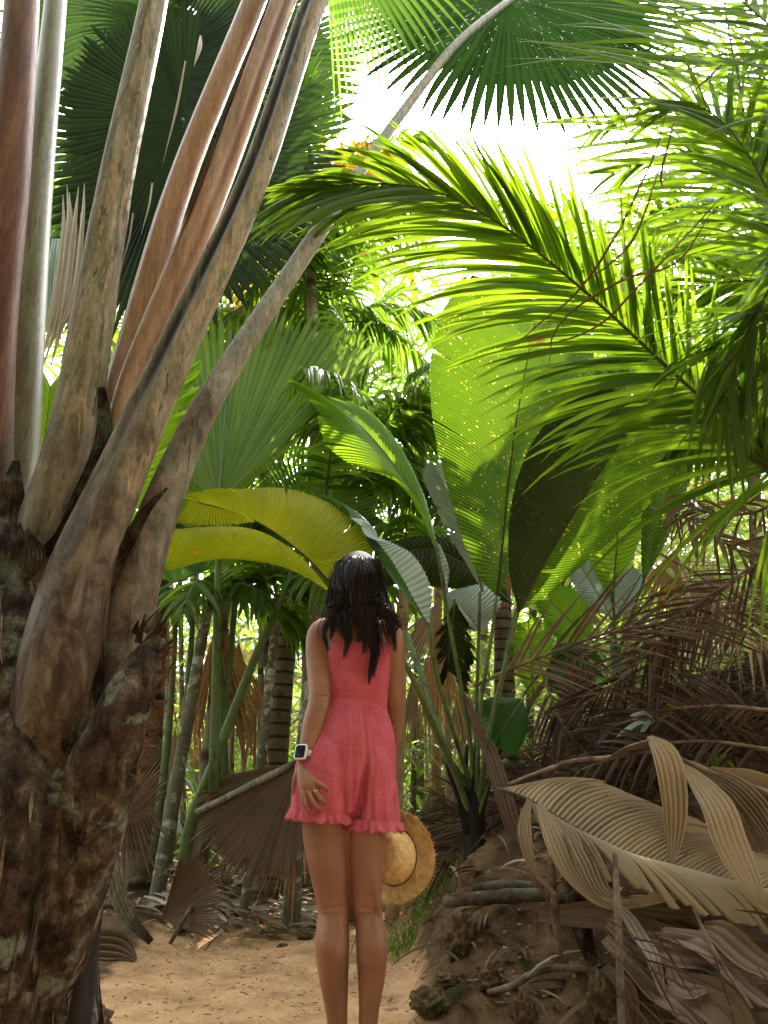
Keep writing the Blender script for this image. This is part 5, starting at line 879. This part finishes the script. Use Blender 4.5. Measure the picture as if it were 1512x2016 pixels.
# legs
b.tube([W(648, 1530), W(643, 1600), W(643, 1650), W(650, 1720), W(656, 1775, .01), W(656, 1805, .01), W(654, 1860, -.012), W(657, 1920, .0), W(662, 1980, .01), (W(665, 2016)[0], YW + .02, zf + .10), (W(669, 2016)[0], YW + .02, zf + .045)],
       [.07, .082, .080, .067, .056, .053, .056, .048, .037, .031, .034], 24, 90)
b.tube([W(718, 1530), W(720, 1600), W(720, 1650), W(720, 1720), W(722, 1775, .01), W(726, 1805, .01), W(732, 1860, -.012), W(731, 1920), W(727, 1980, .01), (W(724, 2016)[0], YW + .02, zf + .10), (W(724, 2016)[0], YW + .02, zf + .045)],
       [.06, .070, .067, .057, .050, .047, .052, .045, .034, .030, .033], 24, 90)
b.quadsphere(W(642, 1368, -.072), (.014, .014, .018), 10, 8)
for x_, rk in ((655, 1), (727, .9)):      # calf heads, hamstring tendons behind the knees
    for s in (-1, 1):
        b.quadsphere(W(x_ + s * 9 + 2, 1848, -.034) , (.024 * rk, .024, .062), 14, 12)
        b.tube([W(x_ + s * 8 - 6, 1680, -.040), W(x_ + s * 14 - 2, 1745, -.036), W(x_ + s * 17, 1785, -.028), W(x_ + s * 16, 1815, -.012)], [.016, .013, .010, .006], 12)
for x, a in ((W(669, 2016)[0], -.12), (W(724, 2016)[0], .12)):
    p0 = np.array([x, YW + .0, zf]); b.tube([p0 + [0, -.030, .026], p0 + [0, .03, .034], p0 + [a * .08, .10, .035], p0 + [a * .17, .165, .024], p0 + [a * .2, .19, .018]], [.024, .03, .034, .030, .012], 16, 30, ref=(0, 0, 1))
    for k in range(5): b.tube([p0 + [a * .17 + (k - 2) * .015, .165, .018], p0 + [a * .2 + (k - 2) * .015, .20 - abs(k - 1) * .006, .012]], [.009, .008], 8)
body = fuse(b, 'body', SK, person, .0044, 5)
def dents(o, lst):
    """skin creases: (x, z, half length, depth, width, slope) pressed into the side that faces back"""
    off_ = np.array(person.location); me = o.data; nv = len(me.vertices); co = np.empty(nv * 3, np.float32); me.vertices.foreach_get('co', co); co = co.reshape(-1, 3); no = np.empty(nv * 3, np.float32); me.vertices.foreach_get('normal', no); no = no.reshape(-1, 3); w_ = co + off_
    for x, z, hl, dp, wd, sl in lst:
        u = (w_[:, 0] - x); v = w_[:, 2] - z - sl * u; g = np.exp(-(v / wd) ** 2) * np.clip(1.3 - (u / hl) ** 2, 0, 1) * np.clip(-no[:, 1], 0, 1) * (np.abs(u) < hl * 1.2); co -= no * (dp * g)[:, None]
    me.vertices.foreach_set('co', co.ravel().astype(np.float32)); me.update()
dents(body, [(W(657, 1783)[0], W(657, 1783)[2], .04, .0045, .005, .12), (W(655, 1797)[0], W(657, 1797)[2], .03, .003, .004, -.1), (W(724, 1785)[0], W(724, 1785)[2], .034, .0045, .005, -.12), (W(726, 1798)[0], W(726, 1798)[2], .026, .003, .004, .1),
             (W(642, 1376)[0], W(642, 1376)[2], .022, .004, .004, .2), (W(641, 1360)[0], W(641, 1360)[2], .018, .003, .004, -.2), (W(657, 1760)[0], W(657, 1760)[2], .022, .004, .022, 0), (W(724, 1762)[0], W(724, 1762)[2], .02, .004, .022, 0),
             (W(654, 1900)[0], W(654, 1900)[2], .008, .003, .05, 0), (W(731, 1900)[0], W(731, 1900)[2], .008, .003, .05, 0)])
# left hand, resting on the shorts; finer mesh joined at the wrist
h = MB()
hy = -.135
h.tube([W(602, 1488, -.086), W(601, 1505, -.096), W(603, 1525, -.118), W(607, 1545, -.133), W(609, 1553, -.135)], [.026, .026, .033, .036, .030], 18, 26, ell=(1, .48))
fing = [((594, 1548), (598, 1578), (612, 1600), .0086), ((604, 1551), (616, 1578), (633, 1596), .0088), ((614, 1547), (630, 1570), (642, 1584), .0084), ((620, 1536), (636, 1548), (650, 1559), .0078)]
for (a, m_, e, r_) in fing:
    h.tube([W(a[0] - (m_[0] - a[0]) * .3, a[1] - 14, hy + .015), W(*a, hy), W(*m_, hy - .015), W((m_[0] + e[0]) / 2, (m_[1] + e[1]) / 2, hy - .005), W(*e, hy + .006)], [r_ * 1.15, r_ * 1.15, r_ * 1.08, r_, r_ * .75], 10, 24)
h.tube([W(590, 1515, -.10), W(582, 1535, -.085), W(580, 1555, -.07), W(584, 1572, -.065)], [.014, .012, .0105, .008], 10, 20)
fuse(h, 'hand', SK, person, .0022, 4)
# right hand closed on the hat brim
h = MB(); rp = W(764, 1565, .17)
h.tube([rp + [0, 0, .03], rp, rp + [.005, .0, -.045], rp + [.01, -.0, -.08]], [.023, .026, .034, .028], 14, 20, ell=(.5, 1))
for k in range(4): c = rp + [.012, -.03 + k * .02, -.075]; h.tube([c, c + [.012, 0, -.03], c + [.035, 0, -.045], c + [.04, 0, -.02]], [.0095, .009, .0085, .007], 8, 16)
h.tube([rp + [-.01, -.03, -.03], rp + [-.01, -.045, -.06], rp + [.012, -.04, -.085]], [.011, .011, .008], 8, 14)
fuse(h, 'hand', SK, person, .0028, 3)
# ring and watch
rg = MB(); c = W(623, 1557, hy - .008); th = np.linspace(0, 6.283, 17)
rg.tube([c + np.array([.0100 * math.cos(a), .0100 * math.sin(a), .003 * math.cos(a)]) for a in th], .0014, 6, 34, cap=False)
GOLD, n_ = newmat('gold'); p_ = nd(n_, 'ShaderNodeBsdfPrincipled'); p_.inputs['Base Color'].default_value = (.75, .6, .4, 1); p_.inputs['Metallic'].default_value = 1; p_.inputs['Roughness'].default_value = .25; o_ = nd(n_, 'ShaderNodeOutputMaterial'); n_.links.new(p_.outputs[0], o_.inputs[0])
def plain(name, c, rough=.5, met=0, coat=0):
    m, n = newmat(name); p = nd(n, 'ShaderNodeBsdfPrincipled'); r = ramp(n, [(.3, tuple(x * .85 for x in c)), (.7, c)]); n.links.new(noise_(n, 30), r.inputs[0]); n.links.new(r.outputs[0], p.inputs['Base Color'])
    p.inputs['Specular IOR Level'].default_value = .1 if name == 'dark_screen' else .4; p.inputs['Roughness'].default_value = rough; p.inputs['Metallic'].default_value = met; p.inputs['Coat Weight'].default_value = coat; o = nd(n, 'ShaderNodeOutputMaterial'); n.links.new(p.outputs[0], o.inputs[0]); return m
rg.build('ring', GOLD, person)
wt = MB(); wc = W(603, 1487, -.086); ax = nrm(W(606, 1470, -.080) - W(601, 1502, -.094)); s_ = nrm(np.cross(ax, (0, -1, 0))); f_ = nrm(np.cross(s_, ax)); f_ = f_ if f_[1] < 0 else -f_
th = np.linspace(0, 2 * math.pi, 40, endpoint=False)
band = np.stack([wc + ax * z + (.034 + o) * (np.cos(th)[:, None] * s_) + (.0325 + o) * (np.sin(th)[:, None] * f_) for z, o in ((-.010, -.001), (-.010, .002), (.010, .002), (.010, -.001))], 0)
strap = wt.grid(band, None, .5, closed=True).build('watch_strap', plain('lilac_strap', (.55, .42, .55), .6), person)
f2 = nrm(f_ * .9 - s_ * .45); s2 = nrm(np.cross(ax, f2))
if s2 @ s_ < 0: s2 = -s2
cc_ = wc + f2 * .036
def rbox(mb, c, ex, ey, ez, hx, hy_, hz, rr=.3):
    th = np.linspace(0, 2 * math.pi, 40, endpoint=False); cx = np.sign(np.cos(th)) * np.abs(np.cos(th)) ** rr; cy = np.sign(np.sin(th)) * np.abs(np.sin(th)) ** rr
    L = []
    for z, k in ((-hz, 0), (-hz, .9), (-hz * .5, 1), (hz * .5, 1), (hz * .9, .93), (hz, .85), (hz, 0)): L.append(c + k * (cx[:, None] * ex * hx + cy[:, None] * ey * hy_) + ez * z)
    return mb.grid(np.array(L), None, .5, closed=True)
wcse = rbox(MB(), cc_, s2, ax, f2, .0235, .026, .006).build('watch_case', plain('pale_watch_case', (.75, .66, .7), .35, .3), strap)
rbox(MB(), cc_ + f2 * .0062, s2, ax, f2, .0190, .0212, .0009).build('watch_screen', plain('dark_screen', (.006, .007, .009), .35, 0, .1), strap)
# romper: bodice
def cloth_loft(pts, rx, ry, seg, n, fn, top=None):
    Gd, c = ell(pts, rx, ry, seg, n); th = np.linspace(0, 2 * math.pi, seg, endpoint=False)
    for i in range(n):
        for j in range(seg):
            v = Gd[i, j] - c[i, :3]; Gd[i, j] = c[i, :3] + v * (1 + fn(i / (n - 1), th[j], Gd[i, j]))
    if top is not None: Gd = top(Gd, c, th)
    return Gd
def bod_top(Gd, c, th):
    n = len(Gd)
    for j, a in enumerate(th):
        # top edge dips between the straps and droops a little to the right
        cut = .012 * math.sin(9 * a) * .3 + .010 * math.cos(a) * -1
        for i in range(n): Gd[i, j, 2] += (i / (n - 1)) ** 6 * cut - (1 - i / (n - 1)) ** 3 * .17 * (Gd[i, j, 0] - c[i, 0])
    return Gd
rom = MB(); Gd = cloth_loft([W(702, 1404), W(703, 1388), W(704, 1340), W(704, 1300), W(706, 1276)], [.108, .108, .1145, .122, .124], [.082, .082, .090, .098, .096], 160, 60,
     lambda t, a, p: .012 * ns(p * [1, 1, .5], 22, 1) * (.4 + t) + .004 * math.sin(60 * t), bod_top)
bod = rom.grid(Gd, None, .5, closed=True).build('romper_bodice', PK, person)
# neckline frill
rom = MB(); e = Gd[-1]; cen = e.mean(0); rr_ = []
for k, (dz, do) in enumerate(((-.006, .002), (0, .004), (.006, .003), (.010, .006))):
    q = e + [0, 0, dz]; v = nrm((q - cen) * [1, 1, 0]); wv_ = np.array([ns(p, 70, 2) for p in q])[:, None]; rr_.append(q + v * (do + .004 * wv_ * k) + np.array([0, 0, 1]) * wv_ * .003 * k)
rom.grid(np.array(rr_), None, .5, closed=True).build('neckline_frill', PK, person)
for pts in ([W(664, 1212, -.035), W(668, 1236, -.078), W(676, 1262, -.098), W(681, 1280, -.106)], [W(757, 1216, -.05), W(762, 1240, -.074), W(764, 1268, -.085), W(764, 1288, -.088)], [W(664, 1212, -.035), W(664, 1206, .0), W(668, 1230, .07), W(675, 1270, .09)], [W(757, 1212, -.03), W(757, 1206, 0), W(756, 1230, .07), W(752, 1270, .09)]):
    MB().ribbon(pts, [.0115], (0, -1, 0) if pts[1][1] < YW else (0, 1, .2), 1, .0006, 16).build('shoulder_strap', PK, person)
# shorts
sh = MB()
loft(sh, [W(702, 1382), W(697, 1420), W(692, 1460), W(690, 1500), W(689, 1545), W(690, 1598)], [.108, .134, .155, .160, .15, .11], [.083, .104, .12, .124, .122, .10], 40, 40)
loft(sh, [W(655, 1440, -.01), W(645, 1500, -.02), W(641, 1550, -.018), W(636, 1604, -.005)], [.07, .104, .112, .112], [.08, .12, .125, .122], 40, 40)
loft(sh, [W(725, 1440), W(730, 1500, -.005), W(733, 1560, .008), W(735, 1622)], [.07, .082, .086, .088], [.08, .118, .118, .112], 40, 40)
so2 = fuse(sh, 'romper_shorts', PK, person, .0045, 3); me = so2.data
nv = len(me.vertices); co = np.empty(nv * 3, np.float32); me.vertices.foreach_get('co', co); co = co.reshape(-1, 3); no = np.empty(nv * 3, np.float32); me.vertices.foreach_get('normal', no); no = no.reshape(-1, 3)
off = np.array(person.location)
zt, zb = W(700, 1392)[2], W(700, 1620)[2]
LX = [W(728, 1470)[0], W(716, 1560)[0], W(701, 1620)[0]]
for i in range(nv):
    wld = co[i].astype(float) + off
    a = math.atan2(wld[1] - YW, wld[0] - W(695, 1500)[0])
    t = (zt - wld[2]) / (zt - zb); t = min(1, max(0, t))
    pleat = math.sin(a * 31 + 9 * ns((a * 2.3, 0, t * 1.5), 1, 3)) * .0045 * (.6 + ns((a * 5, 2, t), 1, 8)) * (1 - t) ** 1.2 * min(1, t * 12)
    fold = .008 * ns((a * 5.5, t * .7, 1), 1.6, 7) * t + .003 * ns((wld[0], wld[1], wld[2] * .3), 30, 2) * t
    wr = .0016 * ns((wld[0], wld[2] * 1.4, wld[1]), 45, 9)
    if no[i][1] < 0: xl = np.interp(t, [.35, .75, 1], LX); wr -= .026 * math.exp(-((wld[0] - xl) / .011) ** 2) * min(1, max(0, (t - .34) / .4)) + .0
    co[i, 2] -= .17 * (1 - t) ** 3 * (wld[0] - W(702, 1391)[0])
    co[i] += no[i] * (pleat + fold * 1.2 + wr)
me.vertices.foreach_set('co', co.ravel()); me.update()
def ruffle(cpx, cpy, rx, ry, nw, h_=.036, flare=.016, tilt=0, seed=0):
    th = np.linspace(0, 2 * math.pi, 360, endpoint=False); rows = []
    cx = W(cpx, cpy); 
    for k in range(9):
        t = k / 8; wv_ = 1.3 * np.sin(th * nw * .8 + 2.2 * np.sin(th * 5 + seed)) * .5 + .5 * np.sin(th * nw * .53 + seed); o = .003 + flare * t + wv_ * .010 * t ** .8
        rows.append(np.stack([cx[0] + (rx + o) * np.cos(th), cx[1] + (ry + o) * np.sin(th), cx[2] + tilt * np.cos(th) * rx - h_ * t + .004 * t * np.sin(th * nw * .7 + 1)], -1))
    inner = [r + np.array([0, 0, .0008]) + nrm((cx - r) * [1, 1, 0]) * .0018 for r in rows[::-1]]
    return MB().grid(np.array(rows + inner), None, .5, closed=True).build('ruffled_hem', PK, so2)
ruffle(638, 1594, .114, .121, 26, tilt=-.08); ruffle(733, 1612, .086, .111, 22, tilt=-.03, seed=2)
MB().tube([W(702, 1391) + [.111 * math.cos(a), .086 * math.sin(a), -.018 * math.cos(a)] for a in np.linspace(0, 6.283, 33)], .0022, 6, 80, cap=False).build('waist_seam', PK, bod)
# hair
b2_ = 0
hm = MB(); h0 = W(703, 1142, .0)
loft(hm, [W(706, 1087, .015), W(705, 1094, .015), W(704, 1110, .01), W(703, 1135, .0), W(703, 1160, -.012), W(706, 1180, -.03), W(709, 1196, -.045), W(713, 1208, -.06)], [.02, .05, .076, .090, .092, .092, .082, .06], [.02, .05, .092, .108, .098, .07, .045, .02], 36, 40)
hair = fuse(hm, 'hair', solid_mat('hair_underlayer', [(.004, .003, .003), (.010, .008, .008)], 60, (1, 1, .08), rough=.7, bump=.8, bdist=.003, spec=.2), person, .006, 4)
hs_ = MB(); R2 = np.random.RandomState(3)
locks = [(646, 1283, 1.2), (650, 1262, 1.6), (677, 1298, 1.2), (683, 1275, 1.8), (726, 1350, 1.3), (735, 1338, 2.0), (738, 1310, 2.4), (716, 1290, 2), (703, 1268, 2), (779, 1285, 1.2), (771, 1255, 2.2), (766, 1226, 3), (750, 1212, 5), (735, 1222, 4), (716, 1218, 4), (700, 1212, 4), (682, 1210, 4), (664, 1212, 4), (755, 1206, 6), (725, 1204, 7), (690, 1202, 7)]
for li, (ex, ey, nn) in enumerate(locks):
    for rep in range(54):
        sp_ = R2.randn(); tx = ex + sp_ * nn * (1 if rep < 52 else 3); ty = ey - abs(R2.randn()) * 14
        f = (ex - 708) / 60. + sp_ * .16
        crown = W(700 + R2.uniform(-8, 10), 1090 + R2.rand() * 3, .0 + R2.uniform(-.05, .01))
        sx = 704 + np.clip(f, -1.1, 1.1) * 40 + R2.randn() * 5; m1 = W(704 + np.clip(f, -1, 1) * 36 + R2.randn() * 4, 1104 + 6 * abs(f) + R2.randn() * 2, -.098 + .05 * abs(f))
        m2 = W(sx, 1142 + R2.randn() * 4, -.120 + .09 * min(1.1, abs(f)) ** 2 + R2.randn() * .006); m3 = W(704 + np.clip(f, -1.1, 1.15) * 45 + R2.randn() * 5, 1190, -.112 + .05 * min(1, abs(f)) + R2.randn() * .008)
        back = -.112 + .02 * abs(f)
        m4 = W(tx * .35 + (706 + f * 48) * .65 + R2.randn() * 3, min(1212, ty) + R2.randn() * 4, back - .005 + R2.randn() * .006); m5 = W(tx + (6 + abs(sp_) * 2) * (1 if li % 3 else -1) + sp_ * 2.5, (min(1212, ty) + ty) / 2, back - .004 + R2.randn() * .004); m6 = W(tx, ty, back - .002)
        hs_.tube([crown, m1, m2, m3, m4, m5, m6], [.0016, .002, .0021, .002, .0018, .0013, .0004], 3, 28, cap=False)
for k in range(60):        # loose strands
    s = -1 if k % 2 else 1; hs_.tube([W(700, 1092, .0), W(703 + s * 38, 1115, -.03), W(703 + s * (50 + R2.rand() * 5), 1150, -.04), W(703 + s * (48 + R2.rand() * 14), 1190 + R2.randn() * 6, -.06), W(703 + s * (46 + R2.rand() * 24), 1225 + R2.randn() * 16, -.08)], [.0018, .002, .0018, .0014, .0005], 3, 22, cap=False)
for k in range(26):        # brow-side wisps falling on the left
    hs_.tube([W(690, 1095, -.05), W(668 + R2.randn() * 3, 1110, -.06), W(668 + R2.randn() * 6, 1150, -.095), W(672 + R2.randn() * 5, 1170, -.108), W(652 + R2.randn() * 5, 1195, -.10), W(640 + R2.randn() * 5, 1200 + R2.randn() * 8, -.09)], [.0018, .002, .002, .0018, .0012, .0005], 3, 22, cap=False)
hs_.build('hair_strands', HR, hair)
# eyes (face is turned away)
for s in (-1, 1): MB().quadsphere(hc + [s * .03, .086, .005], (.012, .008, .008), 12, 8).build('eye', plain('eye_white', (.7, .68, .65), .2), person)

# ------------------------------------------------------------------ straw hat held behind her right thigh
HY = 2.93; hcen = P(776, 1686, HY); hat = thing('straw_hat', 'wide straw sun hat with frayed brim held beside the woman right leg', 'hat', hcen)
an = nrm([-.50, -.86, .12]); ax1 = nrm(np.cross((0, 0, 1), an)); ax2 = np.cross(an, ax1)
th = np.linspace(0, 2 * math.pi, 120, endpoint=False); rb_ = .155
def ringp(rad_, h_, wob=0): return hcen + (np.cos(th)[:, None] * ax1 + np.sin(th)[:, None] * ax2 * 1.0) * (rad_ if np.isscalar(rad_) else rad_[:, None]) + an * (h_ if np.isscalar(h_) else h_[:, None])
rows = [ringp(r_, .012 * math.cos(1) * ((r_ - .09) / .08) * np.sin(th * 3) - .018 * (r_ - .09) / .08 * np.cos(th * 2)) for r_ in np.linspace(.088, rb_, 14)]
rows2 = [r_ - an * .004 for r_ in rows[::-1]]
bo = MB().grid(np.array(rows + rows2 + rows[:1]), None, .5, closed=True).build('brim', STR, hat)
cr = [ringp(r_, h_) for r_, h_ in ((.094, -.002), (.092, .02), (.088, .05), (.082, .072), (.070, .090), (.054, .100), (.035, .103), (.015, .101), (.001, .100))]
MB().grid(np.array(cr), None, .5, closed=True).build('crown', STR, hat)
MB().tube([ringp(.0945, .006)[i] for i in range(0, 120, 4)] + [ringp(.0945, .006)[0]], .0022, 6, 120, cap=False).build('hat_cord', plain('dark_cord', (.12, .07, .03), .8), hat)
fr_ = MB()
for k in range(520):
    a = R2.uniform(0, 6.283); r_ = rb_ - .004; d0 = math.cos(a) * ax1 + math.sin(a) * ax2; base = hcen + d0 * r_ + an * (-.018 * math.cos(2 * a) + .0065 * math.sin(3 * a))
    d = nrm(d0 + R2.randn(3) * .45); fr_.tube([base, base + d * R2.uniform(.006, .02)], [.0010, .0005], 3, 3, cap=False)
for k in range(1500):
    a = R2.uniform(0, 6.283); r_ = R2.uniform(.09, rb_); d0 = math.cos(a) * ax1 + math.sin(a) * ax2; base = hcen + d0 * r_ + an * (.001 - .018 * (r_ - .09) / .08 * math.cos(2 * a) + .0065 * (r_ - .09) / .08 * math.sin(3 * a))
    d = nrm(np.cross(an, d0) * R2.choice([-1, 1]) + R2.randn(3) * .4 + an * .15); fr_.tube([base, base + d * R2.uniform(.006, .014)], [.0009, .0004], 3, 3, cap=False)
fr_.build('frayed_straw', STR, bo)
